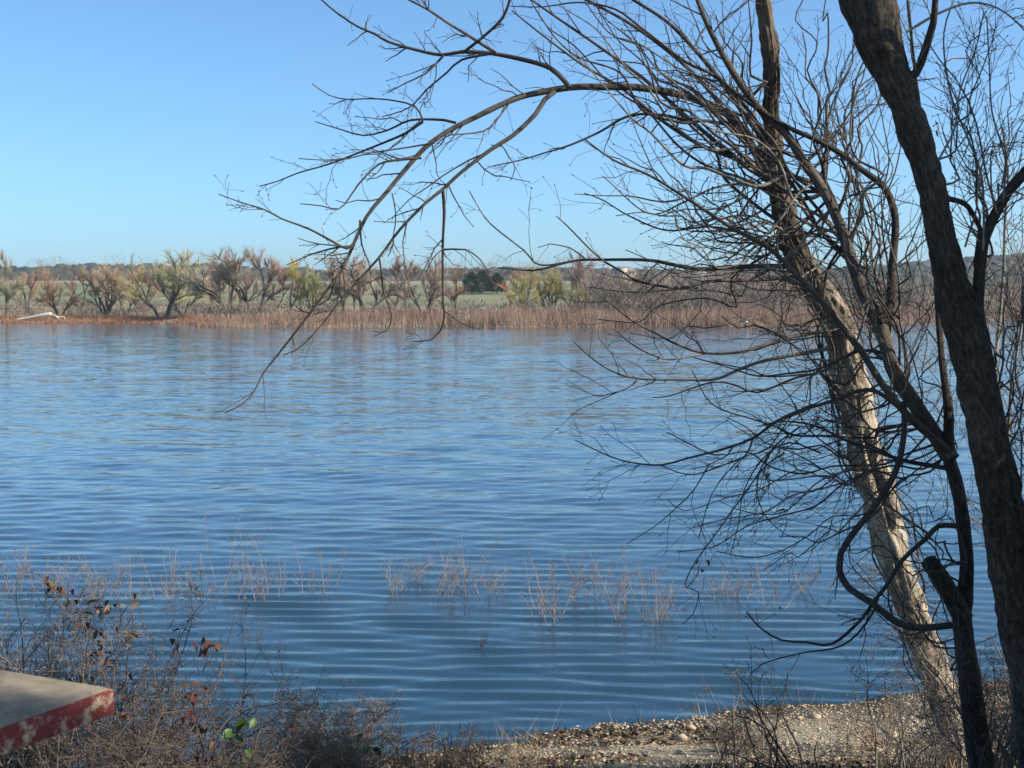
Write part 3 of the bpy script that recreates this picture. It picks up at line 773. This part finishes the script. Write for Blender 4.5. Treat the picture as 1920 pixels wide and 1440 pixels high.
limb(E3, [(1648, 602), (1668, 585), (1670, 560), (1673, 500), (1679, 430), (1675, 390), (1657, 350), (1614, 317), (1580, 290), (1530, 262), (1470, 235), (1400, 190), (1340, 140)],
     6.6, 6.9, 20, 6, "bark_dark", 16, (.25, .8), (-.02, 0, .07), s0=.2, depth=1)
limb(E3, [(1780, 848), (1766, 835), (1708, 785), (1654, 720), (1610, 651), (1567, 600), (1524, 546), (1488, 510), (1444, 467), (1372, 427), (1300, 380), (1220, 330), (1150, 300), (1095, 260)],
     6.45, 6.2, 18, 3, "bark_mid", 20, (.25, .8), (-.05, 0, .05), s0=.2, depth=1)
LOW = [([(1700, 775), (1643, 734), (1607, 734), (1560, 752), (1494, 772), (1453, 792), (1411, 822), (1356, 842), (1286, 860), (1239, 872), (1183, 867), (1142, 855), (1078, 825)], 9, 2, 12),
       ([(1411, 824), (1397, 855), (1356, 872), (1306, 889), (1272, 886), (1239, 872)], 4, 2, 8), ([(1775, 878), (1697, 864), (1643, 846), (1582, 824), (1531, 799), (1470, 790), (1420, 800)], 10, 2.5, 10),
       ([(1610, 655), (1540, 690), (1480, 700), (1420, 705), (1370, 690), (1300, 670)], 6, 2, 8), ([(1590, 620), (1540, 560), (1470, 520), (1400, 480), (1340, 470), (1290, 440)], 6, 2, 10),
       ([(1540, 850), (1480, 830), (1430, 860), (1395, 920), (1385, 980), (1370, 1040)], 4, 1.5, 14), ([(1500, 800), (1450, 840), (1420, 900), (1430, 960), (1470, 1000), (1500, 1010)], 4, 1.5, 14),
       ([(1330, 870), (1300, 920), (1270, 950), (1230, 985), (1175, 1020)], 3, 1.5, 4), ([(1470, 850), (1430, 880), (1350, 990), (1300, 1060), (1285, 1100), (1310, 1110), (1300, 1150), (1280, 1170)], 3.5, 1.8, 8),
       ([(1740, 1000), (1650, 940), (1560, 890), (1490, 850), (1430, 830)], 5, 2, 12), ([(1700, 900), (1620, 880), (1540, 900), (1470, 960), (1400, 960), (1350, 940)], 4, 1.5, 14)]
for pts, w0, w1, k in LOW:
    limb(E3, pts, 6.45, 6.45 + random.uniform(-.4, .5), w0, w1, random.choice(("twig", "vine", "twig_pale")), max(3, int(k * .75)), (.1, .4), (-.03, 0, random.uniform(-.05, .02)))
LOOPS = [([(1794, 986), (1760, 986), (1737, 1009), (1692, 1050), (1662, 1099), (1640, 1125), (1617, 1159), (1561, 1207), (1512, 1204), (1464, 1200), (1422, 1174), (1400, 1147)], 12, 3, 5),
         ([(1695, 752), (1695, 810), (1686, 864), (1668, 907), (1632, 960), (1599, 1001), (1576, 1039), (1574, 1069), (1591, 1102), (1632, 1129), (1670, 1159), (1700, 1174), (1737, 1177), (1785, 1172)], 13, 15, 3),
         ([(1650, 1110), (1630, 1160), (1580, 1210), (1500, 1225), (1430, 1245), (1405, 1268)], 6, 2, 4)]
for pts, w0, w1, k in LOOPS:
    limb(E3, pts, 6.35, 6.2, w0, w1, "vine", k, (.1, .3), name="looping_branch", twmat="vine")

# --- thick dark trunk
E2 = empty("bare_tree", at(1930, 1440, 5.6)); E2.location.z = float(ground_z(E2.location.x, 5.6))
tag(E2, "thick dark shaded trunk rising beside the slim forked tree", "tree")
T2edges = [(1440, 1900, 2010), (1275, 1885, 1985), (1162, 1860, 1966), (1050, 1846, 1948), (940, 1832, 1926), (853, 1814, 1906), (781, 1802, 1893), (709, 1784, 1876), (636, 1767, 1862), (564, 1749, 1842), (480, 1731, 1814), (400, 1719, 1795), (300, 1696, 1767), (200, 1663, 1737), (100, 1612, 1702), (0, 1568, 1692)]
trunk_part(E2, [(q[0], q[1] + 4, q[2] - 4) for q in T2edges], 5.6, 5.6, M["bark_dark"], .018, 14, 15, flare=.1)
RIGHT = [([(1680, 158), (1717, 137), (1740, 77), (1750, 43), (1754, -5)], 20, 13, 10), ([(1775, 372), (1800, 378), (1817, 390), (1837, 427), (1843, 452)], 12, 10, 5),
         ([(1832, 600), (1836, 520), (1840, 480), (1847, 443), (1867, 400), (1890, 360), (1925, 320), (1990, 250)], 26, 20, 12),
         ([(1843, 470), (1845, 420), (1840, 330), (1815, 260), (1790, 200), (1775, 140), (1770, 60), (1790, -5)], 6, 3, 18), ([(1880, 380), (1885, 300), (1860, 210), (1855, 120), (1850, 30)], 5, 2.5, 18),
         ([(1870, 400), (1850, 330), (1830, 230), (1800, 160), (1760, 110), (1730, 60)], 5, 2.5, 16), ([(1700, 60), (1760, 25), (1820, 5), (1870, 15), (1910, 45), (1940, 80)], 6, 3, 12),
         ([(1760, 300), (1790, 240), (1800, 170), (1830, 90), (1845, 20)], 5, 2, 14)]
for pts, w0, w1, k in RIGHT:
    limb(E2, pts, 5.6, 5.6 + random.uniform(-.2, .6), w0, w1, "bark_dark" if w0 > 9 else "twig_pale", max(3, int(k * .6)), (.12, .42), (0, 0, .05), depth=1, twmat="twig_pale")

def shoots(e, n, sx, sy, ex, ey, D, sag, w=(4, 7), ntw=9, tl=(.12, .4), mats=("twig", "twig", "twig_pale"), pull=(-.03, 0, .03), onto=None):
    """long whippy shoots from a stretch of limb (sx,sy ranges, along onto if given) to a region of the view"""
    for _ in range(n):
        if onto is not None:
            q = random.random(); i = q * (len(onto) - 1); k = int(min(i, len(onto) - 2)); f = i - k
            x0 = onto[k][0] * (1 - f) + onto[k + 1][0] * f; y0 = onto[k][1] * (1 - f) + onto[k + 1][1] * f
        else: x0, y0 = random.uniform(*sx), random.uniform(*sy)
        x1, y1 = random.uniform(*ex), random.uniform(*ey); sg = random.gauss(sag, 38)
        pts = [(x0, y0)]
        for t in (.12, .25, .37, .5, .62, .75, .87, 1.0):
            pts.append((x0 + (x1 - x0) * t + random.gauss(0, 12), y0 + (y1 - y0) * t + sg * math.sin(math.pi * t) + random.gauss(0, 13)))
        limb(e, pts, D, D + random.uniform(-.6, .6), random.uniform(*w), 2.0, random.choice(mats), max(3, int(ntw * .5)), (tl[0] * 1.2, tl[1] * 1.35), (pull[0], 0, pull[2] + random.gauss(0, .02)), depth=1)
UP1 = [(1480, 460), (1462, 400), (1447, 340), (1446, 250)]
UP3 = [(1625, 564), (1598, 492), (1574, 420), (1540, 350), (1505, 300)]
MID3 = [(1737, 790), (1683, 709), (1659, 636), (1625, 564)]
LOW3 = [(1790, 900), (1766, 835), (1708, 785), (1654, 720)]
shoots(E1, 9, None, None, (930, 1400), (-30, 60), 7.4, 15, (6, 10), 11, onto=UP1)
shoots(E3, 10, None, None, (1050, 1420), (-20, 180), 6.9, 20, (5, 10), 11, onto=UP3)
shoots(E1, 10, None, None, (1100, 1330), (330, 480), 7.4, 40, (4, 6), 10, onto=UP1)
shoots(E3, 10, None, None, (1120, 1400), (350, 680), 6.8, 60, (4, 7), 10, onto=UP3)
shoots(E3, 10, None, None, (1180, 1480), (560, 800), 6.6, 60, (4, 7), 10, onto=MID3)
shoots(E3, 12, None, None, (1230, 1480), (800, 1080), 6.5, 30, (3, 6), 12, onto=LOW3, pull=(-.03, 0, -.03))
shoots(E3, 11, None, None, (1480, 1720), (60, 420), 6.7, 0, (4, 7), 12, onto=MID3, pull=(0, 0, .07))
shoots(E3, 10, None, None, (1560, 1740), (420, 700), 6.5, 0, (3, 5), 12, onto=LOW3, pull=(0, 0, .05))
shoots(E3, 10, None, None, (1480, 1660), (-20, 200), 6.9, 0, (5, 8), 12, onto=UP3, pull=(.02, 0, .08))
shoots(E3, 10, None, None, (1560, 1720), (850, 1250), 6.3, 30, (3, 5), 10, onto=[(1800, 960), (1812, 1060), (1815, 1180), (1820, 1260)], pull=(0, 0, 0), mats=("vine", "twig"))
shoots(E2, 8, None, None, (1780, 1925), (-10, 330), 5.7, 0, (4, 6), 14, onto=[(1735, 250), (1760, 330), (1790, 420), (1836, 520), (1867, 400)], pull=(.01, 0, .07), mats=("twig", "twig_pale"))
shoots(E2, 8, None, None, (1880, 1960), (380, 900), 5.8, 0, (4, 6), 12, onto=[(1850, 640), (1870, 740), (1900, 900), (1915, 1000)], pull=(.01, 0, .07), mats=("twig", "twig_pale"))

for e in (E1, E2, E3):
    for c in e.children: c.location = -e.location

# young stems right of the thick trunk
SAP = [([(1915, 1400), (1905, 1150), (1885, 900), (1866, 700), (1868, 658), (1874, 601), (1882, 501), (1884, 420), (1890, 330), (1880, 240)], 10, 4, 6.6, "pale straight sapling rising behind the thick dark trunk"),
       ([(1900, 1330), (1890, 1100), (1885, 950), (1895, 740), (1915, 610), (1925, 500), (1935, 380)], 9, 4, 6.9, "slanting pale sapling crossing behind the straight one")]
for pts, w0, w1, D, lab in SAP:
    x, y, _ = at(pts[0][0], pts[0][1], D); gz = float(ground_z(x, y))
    e = empty("sapling", (x, y, gz)); tag(e, lab, "sapling")
    P, R = traced(pts, D, D + random.uniform(-.1, .2), w0, w1)
    P = np.vstack([[[x, y, gz - .1]], P]); R = np.concatenate([[R[0]], R])
    mb = MB(); tube(mb, P, R, 7); mb.build("trunk", M["twig_pale"], e)
    mb = MB(); twigs_on(mb, P, R, 40, .2, .6, 2, (0, 0, .08), .3, .0036)
    t = mb.build("twigs", M["twig_pale"], e); tag(t, kind="stuff")
    for c in e.children: c.location = -e.location

# thin creepers on the leaning trunk
def t1_axis(f):
    py = 1400 - f * 1200
    ed = sorted(T1edges)
    l = np.interp(py, [q[0] for q in ed], [q[1] for q in ed]); r = np.interp(py, [q[0] for q in ed], [q[2] for q in ed])
    D = 7.8 - .5 * f
    return np.array(at((l + r) / 2, py, D)), (r - l) / 2 * D / FPX
cv = empty("creeper", t1_axis(0.02)[0]); cv.location.z = float(ground_z(cv.location.x, 7.75))
tag(cv, "tangle of thin creeper stems climbing the leaning trunk", "vine")
for k in range(16):
    f0 = random.uniform(0, .35) if k % 2 else random.uniform(.3, .6); f1 = f0 + random.uniform(.2, .45)
    a0 = random.uniform(0, 6.28); tw = random.uniform(-3.5, 3.5); pts = []
    for q in np.linspace(0, 1, 26):
        c, r = t1_axis(f0 + (f1 - f0) * q); a = a0 + tw * q + .3 * math.sin(q * 17 + k)
        rr = r * 1.07 + .012 + .03 * max(0, math.sin(q * 9 + k))
        pts.append(c + np.array([math.cos(a) * rr, math.sin(a) * rr, 0]))
    P, f = catmull(pts, .04); mb = MB(); tube(mb, P, np.full(len(P), random.uniform(.003, .006)), 5)
    st = mb.build("stem", M[random.choice(("twig", "vine", "twig_pale"))], cv)
    mb = MB(); twigs_on(mb, P, np.full(len(P), .004), 9, .1, .35, 1, (0, 0, -.03), .1, .0025, (.6, 1.4), .2, 1.0)
    t = mb.build("twigs", M["twig_pale"], st); tag(t, kind="stuff")
for c in cv.children: c.location = -cv.location

# ------------------------------------------------------------------ evergreens to the right, out of the picture, added to shade the thick trunk and the table
evergreen("shade_juniper", (3.6, 5.25, float(ground_z(3.6, 5.25))), 4.2, 1.15, 14000, 91, "dense juniper added out of view to shade the thick dark trunk", None, .16, .12, .04)
evergreen("shade_juniper", (4.9, .85, float(ground_z(4.9, .85))), 5.0, 1.6, 5000, 92, "loose juniper added out of view to shade the picnic table", None, .2, .14, .15)

# ------------------------------------------------------------------ picnic table
m, nt, b = new_mat("concrete_top")
co = coords(nt); f1 = noise(nt, 9, co, 8, .7); f2 = noise(nt, 90, co, 3)
nt.links.new(ramp(nt, f1, [(.3, (.10, .082, .06)), (.5, (.20, .165, .12)), (.7, (.29, .24, .175))]), b.inputs["Base Color"])
b.inputs["Roughness"].default_value = .9; bump(nt, b, f2, .4, .004); M["concrete"] = m
m, nt, b = new_mat("worn_red_paint")
co = coords(nt); f1 = noise(nt, 32, co, 10, .78); f2 = noise(nt, 4, co, 3)
mx = nt.nodes.new("ShaderNodeMath"); mx.operation = 'MULTIPLY_ADD'; mx.inputs[1].default_value = .6
nt.links.new(f2, mx.inputs[0]); nt.links.new(f1, mx.inputs[2])
nt.links.new(ramp(nt, mx.outputs[0], [(.40, (.13, .02, .022)), (.79, (.15, .026, .027)), (.84, (.25, .18, .13)), (1, (.5, .43, .34))]), b.inputs["Base Color"])
b.inputs["Roughness"].default_value = .7; bump(nt, b, f1, .4, .004); M["red"] = m
c0 = np.array(at(213, 1287, 3.06)); TZ = c0[2]
TB = empty("picnic_table", (c0[0], c0[1], float(ground_z(c0[0], c0[1]))))
tag(TB, "concrete picnic table with worn red painted edge", "table")
ea = np.array([-.45, -.89]); ea /= np.linalg.norm(ea); eb = np.array([-ea[1], ea[0]]) * -1
if eb[0] > 0: eb = -eb
def slab(mb, a0, a1, b0, b1, z0, z1, bev=.008):
    def ring(i, z): return [(*(ea * a + eb * bb), z) for a, bb in ((a0 + i, b0 + i), (a1 - i, b0 + i), (a1 - i, b1 - i), (a0 + i, b1 - i))]
    V = ring(bev, z0) + ring(0, z0 + bev) + ring(0, z1 - bev) + ring(bev, z1)
    Qs = [(3, 2, 1, 0), (12, 13, 14, 15)]
    for k in range(3):
        for j in range(4): Qs.append((k * 4 + j, k * 4 + (j + 1) % 4, k * 4 + 4 + (j + 1) % 4, k * 4 + 4 + j))
    mb.add(V, Qs)
h0 = TZ - TB.location.z
mb = MB(); slab(mb, .006, 1.894, .006, .744, h0 - .060, h0); top = mb.build("table_top", M["concrete"], TB, False)
for name, args in (("edge_paint", (0, 1.9, 0, .0058)), ("edge_paint", (0, .0058, .0062, .75)), ("edge_paint", (1.8942, 1.9, .0062, .75)), ("edge_paint", (.0062, 1.8938, .7442, .75))):
    mb = MB(); slab(mb, *args, h0 - .063, h0 - .006, .0015); mb.build(name, M["red"], top, False)
for a in (.42, 1.48):
    mb = MB(); slab(mb, a - .07, a + .07, .18, .57, -.25, h0 - .0605); mb.build("pedestal", M["concrete"], TB, False)

# ------------------------------------------------------------------ near plants
def leaf_mesh(name, L, W, curl, mat):
    n = 6; V = []; 
    for i in range(n + 1):
        t = i / n; w = W * math.sin(math.pi * min(1, t * .95 + .04)) ** .8 * (1 - .25 * t)
        z = -curl * L * t * t
        V += [(-w / 2, t * L, z + .25 * w), (0, t * L, z), (w / 2, t * L, z + .25 * w)]
    Qs = []
    for i in range(n):
        for j in (0, 1): Qs.append((i * 3 + j, i * 3 + j + 1, i * 3 + j + 4, i * 3 + j + 3))
    return make_mesh(name, V, Qs, None, mat)
M["leaf_brown"] = simple("dead_leaf", (.05, .028, .018), (.17, .095, .055), 30, .7)
M["leaf_red"] = simple("dead_leaf_red", (.05, .018, .015), (.13, .045, .032), 30, .7)
M["leaf_tan"] = simple("dead_leaf_tan", (.15, .095, .055), (.30, .20, .12), 30, .7)
M["leaf_green"] = simple("green_leaf", (.035, .075, .018), (.08, .14, .035), 20, .45)
LEAF = {"b": leaf_mesh("leaf_b", .055, .034, .35, M["leaf_brown"]), "r": leaf_mesh("leaf_r", .052, .032, .5, M["leaf_red"]),
        "t": leaf_mesh("leaf_t", .056, .034, .3, M["leaf_tan"]), "g": leaf_mesh("leaf_g", .075, .058, .15, M["leaf_green"])}
def leaf(parent, p, kind, s=1.0):
    o = bpy.data.objects.new("leaf", LEAF[kind]); link(o, parent)
    o.location = np.array(p) - np.array(parent.location); o.scale = (s, s, s)
    o.rotation_euler = (random.uniform(-1.4, .4), random.uniform(-.7, .7), random.uniform(0, 6.28))

def shrub(px, top, D, halfw, nst, label, mat, seed, leaves="", nleaf=0, spread=.6, tw=6, lean=0, name="shrub", cat="shrub", r0=.0085, twl=(.1, .35), twmat=None, green=None):
    """multi-stemmed leafless shrub rooted on the bank; halfw in photo pixels, top = py of the highest twig"""
    nst = int(nst * 1.35) if nst > 2 else nst; tw = int(tw * 1.5)
    random.seed(seed); x, y, zt = at(px, top, D); gz = float(ground_z(x, y)); H = zt - gz; hw = halfw * D / FPX
    e = empty(name, (x, y, gz)); tag(e, label, cat)
    mbt = MB(); ends = []
    for k in range(nst):
        bx = x + random.gauss(0, hw * .35); by = y + random.gauss(0, .18)
        g = float(ground_z(bx, by)); tx = x + random.uniform(-1, 1) * hw + lean * H
        d = vunit((tx - bx, random.gauss(0, .25), H * random.uniform(.6, 1.1)))
        L = H * random.uniform(.6, 1.12) * (1.05 if nst > 6 else 1)
        P = np.array(grow((bx, by, g - .03), d, L, 14, .13, (random.uniform(-.03, .03), 0, -.035 if k % 3 else 0), .06))
        R = np.linspace(r0 * random.uniform(.7, 1.1), .0014, len(P))
        P2, f = catmull(P, .03); R2 = np.interp(f, np.linspace(0, 1, len(R)), R)
        mb = MB(); tube(mb, P2, R2, 5); mb.build("stem", M[mat], e)
        twigs_on(mbt, P2, R2, tw, twl[0], twl[1], 2, (0, 0, .0), .2, .0028, (.5, 1.3), .17, 1.0); ends.append(P2)
    t = mbt.build("twigs", M[twmat or mat], e); tag(t, kind="stuff")
    for c in e.children: c.location = -e.location
    for k in range(nleaf):
        P2 = random.choice(ends); p = P2[int(len(P2) * random.uniform(.5, .98))]
        for _ in range(random.randint(1, 4)): leaf(e, p + np.array([random.gauss(0, .025), random.gauss(0, .02), random.gauss(0, .025)]), random.choice(leaves), random.uniform(.6, 1.0))
    if green:
        for gx, gy in green: leaf(e, at(gx, gy, D - .1), "g", random.uniform(.65, 1.0) if nst > 2 else .5)
    return e
M["shrub_grey"] = simple("shrub_grey", (.10, .078, .062), (.29, .23, .18), 12, .8)
M["shrub_dark"] = simple("shrub_dark", (.055, .042, .034), (.17, .13, .10), 12, .8)
M["straw"] = simple("straw", (.33, .26, .16), (.55, .46, .31), 12, .8)
M["bramble"] = simple("bramble", (.17, .12, .085), (.42, .32, .225), 9, .8)
shrub(40, 1060, 6.9, 140, 36, "pale grey leafless shrub behind the red edged table", "shrub_grey", 31, tw=12)
BR1 = shrub(150, 1100, 6.2, 150, 20, "briar with clusters of curled brown leaves above the table corner", "shrub_grey", 32, "bbtr", 34, tw=9)
BR2 = shrub(330, 1170, 5.6, 130, 20, "dark thorny briar with a few dark red leaves right of the table", "shrub_dark", 33, "rrb", 18, tw=8)
shrub(250, 1330, 5.0, 190, 22, "low dark tangle of stems under the table corner", "shrub_dark", 34, "rb", 3, tw=10)
shrub(450, 1330, 5.6, 70, 10, "briar carrying broad green leaves beside the bramble mound", "shrub_dark", 35, green=[(440, 1372), (462, 1350), (478, 1347), (455, 1392), (462, 1405), (450, 1425)], tw=6)
shrub(560, 1300, 7.2, 90, 34, "brown bramble mound with pale broken stems", "bramble", 36, tw=12, twl=(.08, .3))
shrub(660, 1285, 7.3, 60, 24, "grey seed headed bramble at the end of the mound", "shrub_grey", 37, tw=12, twl=(.06, .22), green=[(680, 1376), (692, 1398), (672, 1420), (700, 1402)])
shrub(830, 1345, 7.4, 120, 26, "low thin dark bramble beside the gravel beach", "shrub_dark", 38, tw=8, twl=(.06, .22))
shrub(960, 1385, 7.4, 60, 5, "sparse twiggy weed at the left end of the gravel beach", "bramble", 39, tw=5, twl=(.06, .2))
shrub(1500, 1195, 6.9, 95, 6, "open sprawling dark shrub growing on the gravel beach", "vine", 40, tw=2, twl=(.15, .45), lean=-.12)
shrub(1725, 1235, 7.4, 70, 9, "thin brown brush at the foot of the leaning tree", "twig_pale", 41, tw=8, twl=(.1, .35))
shrub(1880, 1130, 6.6, 70, 20, "pale twiggy brush between the forked tree and the thick trunk", "twig_pale", 42, tw=9, twl=(.1, .35))
shrub(1640, 1285, 8.6, 60, 8, "rusty low weeds behind the gravel beach", "bramble", 43, tw=5, twl=(.05, .2))
shrub(1400, 1270, 8.4, 90, 16, "wispy dry weeds at the water's edge of the beach", "shrub_grey", 44, tw=5, twl=(.05, .2))
gl = shrub(1467, 1130, 7.0, 10, 1, "single stem with one bright green leaf over the water", "vine", 45, tw=3, green=[(1467, 1142)])
def leaf_cluster(e, spots, D, kinds, n=(2, 4), s=(.55, 1.0)):
    """dead leaves on a short twig of their own, clear of the stems"""
    mbt = MB()
    for px, py in spots:
        c = np.array(at(px, py, D + random.uniform(-.15, .15)))
        mbt.twig(np.array([c + (random.uniform(-.06, .06), .02, -.12), c + (0, 0, -.05), c]), (.0022, .0018, .0012), 4)
        for _ in range(random.randint(*n)): leaf(e, c + np.array([random.gauss(0, .018), random.gauss(0, .012), random.gauss(0, .02)]), random.choice(kinds), random.uniform(*s))
    t = mbt.build("leaf_twigs", M["twig"], e); t.location = -e.location; tag(t, kind="stuff")
random.seed(9)
leaf_cluster(BR1, [(85, 1100), (100, 1103), (112, 1098), (126, 1112), (140, 1148), (150, 1160), (160, 1155), (185, 1180), (235, 1185), (240, 1115), (226, 1140), (180, 1222), (202, 1216), (135, 1135), (190, 1150), (172, 1182), (96, 1090)], 6.1, "bbbtr")
leaf_cluster(BR2, [(225, 1255), (230, 1272), (222, 1290), (333, 1200), (365, 1215), (390, 1210), (400, 1206), (372, 1290), (345, 1305), (305, 1325), (318, 1385), (355, 1300), (290, 1300), (240, 1345)], 5.6, "rrbb")
leaf_cluster(E3, [(1310, 1057), (1443, 893), (1475, 965), (1352, 290), (1768, 228)], 6.4, "bt", (1, 3))

# straw grass tuft beside the bramble mound
x, y, zt = at(475, 1285, 6.2); gz = float(ground_z(x, y)); tf = empty("grass_tuft", (x, y, gz)); tag(tf, "upright straw coloured grass tuft behind the green leaves", "grass")
for k in range(16):
    mb = MB(); L = (zt - gz) * random.uniform(.6, 1.05)
    P = np.array(grow((random.gauss(0, .03), random.gauss(0, .03), -.03), vunit((random.gauss(0, .09), random.gauss(0, .09), 1)), L, 8, .03)); tube(mb, P, np.linspace(.003, .001, 9), 4)
    mb.build("stem", M["straw"], tf)

# flooded twigs standing in the shallows
M["flood"] = simple("flooded_twig", (.22, .16, .13), (.42, .335, .27), 6, .8)
FL = [(20, 1112, 110, 34), (70, 1106, 80, 30), (110, 1112, 90, 25), (165, 1115, 80, 22), (195, 1118, 75, 22), (240, 1120, 85, 26), (310, 1120, 100, 24), (345, 1118, 105, 24), (470, 1120, 115, 30), (508, 1118, 110, 26),
      (590, 1110, 85, 26), (735, 1116, 75, 18), (775, 1090, 60, 6), (820, 1112, 105, 24), (850, 1100, 100, 26), (884, 1112, 115, 24), (915, 1108, 95, 20), (1012, 1152, 120, 22), (1042, 1165, 140, 26), (1062, 1120, 90, 26),
      (1110, 1118, 100, 24), (1160, 1160, 135, 26), (1178, 1118, 90, 26), (1222, 1165, 115, 22), (1240, 1155, 70, 14), (1345, 1120, 75, 20), (1385, 1120, 85, 24), (1450, 1140, 115, 22), (1500, 1112, 75, 22), (1620, 1100, 80, 22)]
def flooded(px, py, hpx, wpx, label, group, mat="flood", nst=7, seeds=0):
    D = water_dist(py); k = D / FPX; x, y, _ = at(px, py, D)
    e = empty("flooded_shrub", (x, y, 0)); tag(e, label, "shrub", group); mbt = MB()
    for q in range(nst):
        d = vunit((random.gauss(.05, .3), random.gauss(0, .25), 1)); L = hpx * k * random.uniform(.35, 1.15) + .15
        P = np.array(grow((random.gauss(0, wpx * k * .45), random.gauss(0, .12), -.15), d, L, 9, .07, (random.uniform(-.04, .04), 0, 0)))
        R = np.linspace(.0036, .0013, len(P)); mb = MB(); tube(mb, P, R, 4); mb.build("stem", M[mat], e)
        twigs_on(mbt, P, R, 7, .06, .22, 1, (0, 0, .06), .3, .0018, (.35, .9), .1, 1.0)
        for _ in range(seeds):
            c = P[random.randint(5, 9)] + np.array([random.gauss(0, .02), 0, random.gauss(0, .02)]); tube(mbt, np.array([c, c + (0, 0, .008), c + (0, 0, .018)]), np.array([.003, .007, .002]), 5)
    t = mbt.build("twigs", M[mat], e); tag(t, kind="stuff")
random.seed(77)
PLACE = ((260, "pinkish twigs standing in the shallows behind the leafy briar"), (640, "pinkish twigs standing in the shallows around the tallest twig cluster"), (960, "pinkish twigs standing in open water beyond the bramble mound"),
         (1270, "pinkish twigs standing in the water off the tip of the gravel beach"), (9999, "pinkish twigs standing in the water behind the leaning tree's low branches"))
for q in FL:
    lab = next(t for lim, t in PLACE if q[0] < lim); flooded(*q, lab, lab.replace("pinkish twigs standing", "flooded twigs"))
flooded(415, 1115, 175, 14, "tallest pinkish twig cluster standing in the shallow water", None, nst=5)
flooded(537, 1255, 85, 8, "dark seed headed stalk standing in water off the bramble mound", None, "vine", 2, 5)
flooded(905, 1218, 26, 8, "short dark weed tip poking out of the open water", None, "vine", 3, 2)

# gravel, stones, litter, grass on the beach
def scatter(n, x0, x1, dmax, seed):
    r = np.random.default_rng(seed); X = r.uniform(x0, x1, n); s = r.random(n) ** 1.1 * dmax
    return X, shore_y(X) - s - .02, r
X, Y, r = scatter(30000, -1.5, 4.4, 3.2, 5)
sz = .003 + .011 * r.random(len(X)) ** 4
keep = (vnoise(X * 2.2 + 30, Y * 2.2, 19) + r.random(len(X)) * .5) > .5; X, Y, sz = X[keep], Y[keep], sz[keep]
V, T = blobs(np.stack([X, Y, ground_z(X, Y) + sz * .25], -1), sz[:, None] * np.array([[1.35, 1, .5]]), .45, r)
M["stone"] = simple("limestone", (.29, .215, .13), (.44, .345, .225), 14, .9, c2=(.62, .51, .35))
o = bpy.data.objects.new("gravel", make_mesh("gravel", V, None, T, M["stone"], False)); link(o); tag(o, "pale limestone gravel covering the beach", "gravel", kind="stuff")
random.seed(3)
STONES = [blobs(np.zeros((1, 3)), np.array([[1.3, 1, .6]]), .28, np.random.default_rng(k)) for k in range(4)]
STONES = [make_mesh("stone", V, None, T, M["stone"], False) for V, T in STONES]
for k in range(12):
    x = random.uniform(.5, 3.0); y = float(shore_y(x)) - random.uniform(.35, 1.8); s = random.uniform(.022, .045)
    o = bpy.data.objects.new("limestone_rock", STONES[k % 4]); link(o); o.location = (x, y, float(ground_z(x, y)) + s * .3); o.scale = (s, s, s); o.rotation_euler = (0, 0, random.uniform(0, 6))
    tag(o, "larger pale limestone rock lying on the gravel beach", "rock", "larger rocks on the beach")
# dead leaves and twigs on the ground
X, Y, r = scatter(26000, -4, 4.5, 4.2, 6); n = len(X)
keep = vnoise(X * 1.6 + 60, Y * 2.5, 29) > .47; X, Y = X[keep], Y[keep]; n = len(X)
Dv = np.stack([r.normal(0, 1, n), r.normal(0, 1, n), r.uniform(0, .5, n)], -1)
V, T = blades(np.stack([X, Y, ground_z(X, Y) + .008], -1), Dv, r.uniform(.02, .06, n), r.uniform(.012, .035, n), r)
M["litter"] = simple("leaf_litter", (.05, .035, .025), (.17, .11, .07), 6, .9)
o = bpy.data.objects.new("leaf_litter", make_mesh("leaf_litter", V, None, T, M["litter"], False)); link(o); tag(o, "dark dead leaf litter along the waterline and beach", "leaf litter", kind="stuff")
# dry grass on the bank
r = np.random.default_rng(8); n = 26000
X = r.uniform(-5, 5, n); Y = shore_y(X) - .05 - r.random(n) * 5
w = np.where((X > .2) & (X < 3.2), np.clip((shore_y(X) - Y - 1.3) / 1.5, 0, .5) + .35 * (shore_y(X) - Y < .35), .8)
keep = r.random(n) < w * (.3 + vnoise(X * 2, Y * 2, 14)); X, Y = X[keep], Y[keep]; n = len(X)
Dv = np.stack([r.normal(0, .6, n), r.normal(0, .6, n), np.ones(n)], -1)
V, T = blades(np.stack([X, Y, ground_z(X, Y) - .01], -1), Dv, r.uniform(.06, .3, n), r.uniform(.003, .007, n), r)
M["dead_grass"] = simple("dead_grass", (.16, .12, .08), (.40, .32, .21), 2.5, .9)
o = bpy.data.objects.new("dry_grass", make_mesh("dry_grass", V, None, T, M["dead_grass"], False)); link(o); tag(o, "thin dead grass over the near bank", "grass", kind="stuff")

# ------------------------------------------------------------------ thin winter haze over the lake and hills
mb = MB(); box(mb, -1700, 1700, -70, 2600, -6, 95)
m = bpy.data.materials.new("haze"); m.use_nodes = True; nt = m.node_tree
nt.nodes.remove(nt.nodes["Principled BSDF"])
pv = nt.nodes.new("ShaderNodeVolumePrincipled"); pv.inputs["Density"].default_value = .00013; pv.inputs["Color"].default_value = (.72, .84, 1, 1); pv.inputs["Anisotropy"].default_value = .2
nt.links.new(pv.outputs[0], nt.nodes["Material Output"].inputs["Volume"])
hz = mb.build("haze", m, None, False); tag(hz, "thin pale winter haze over the lake", "haze", kind="stuff")
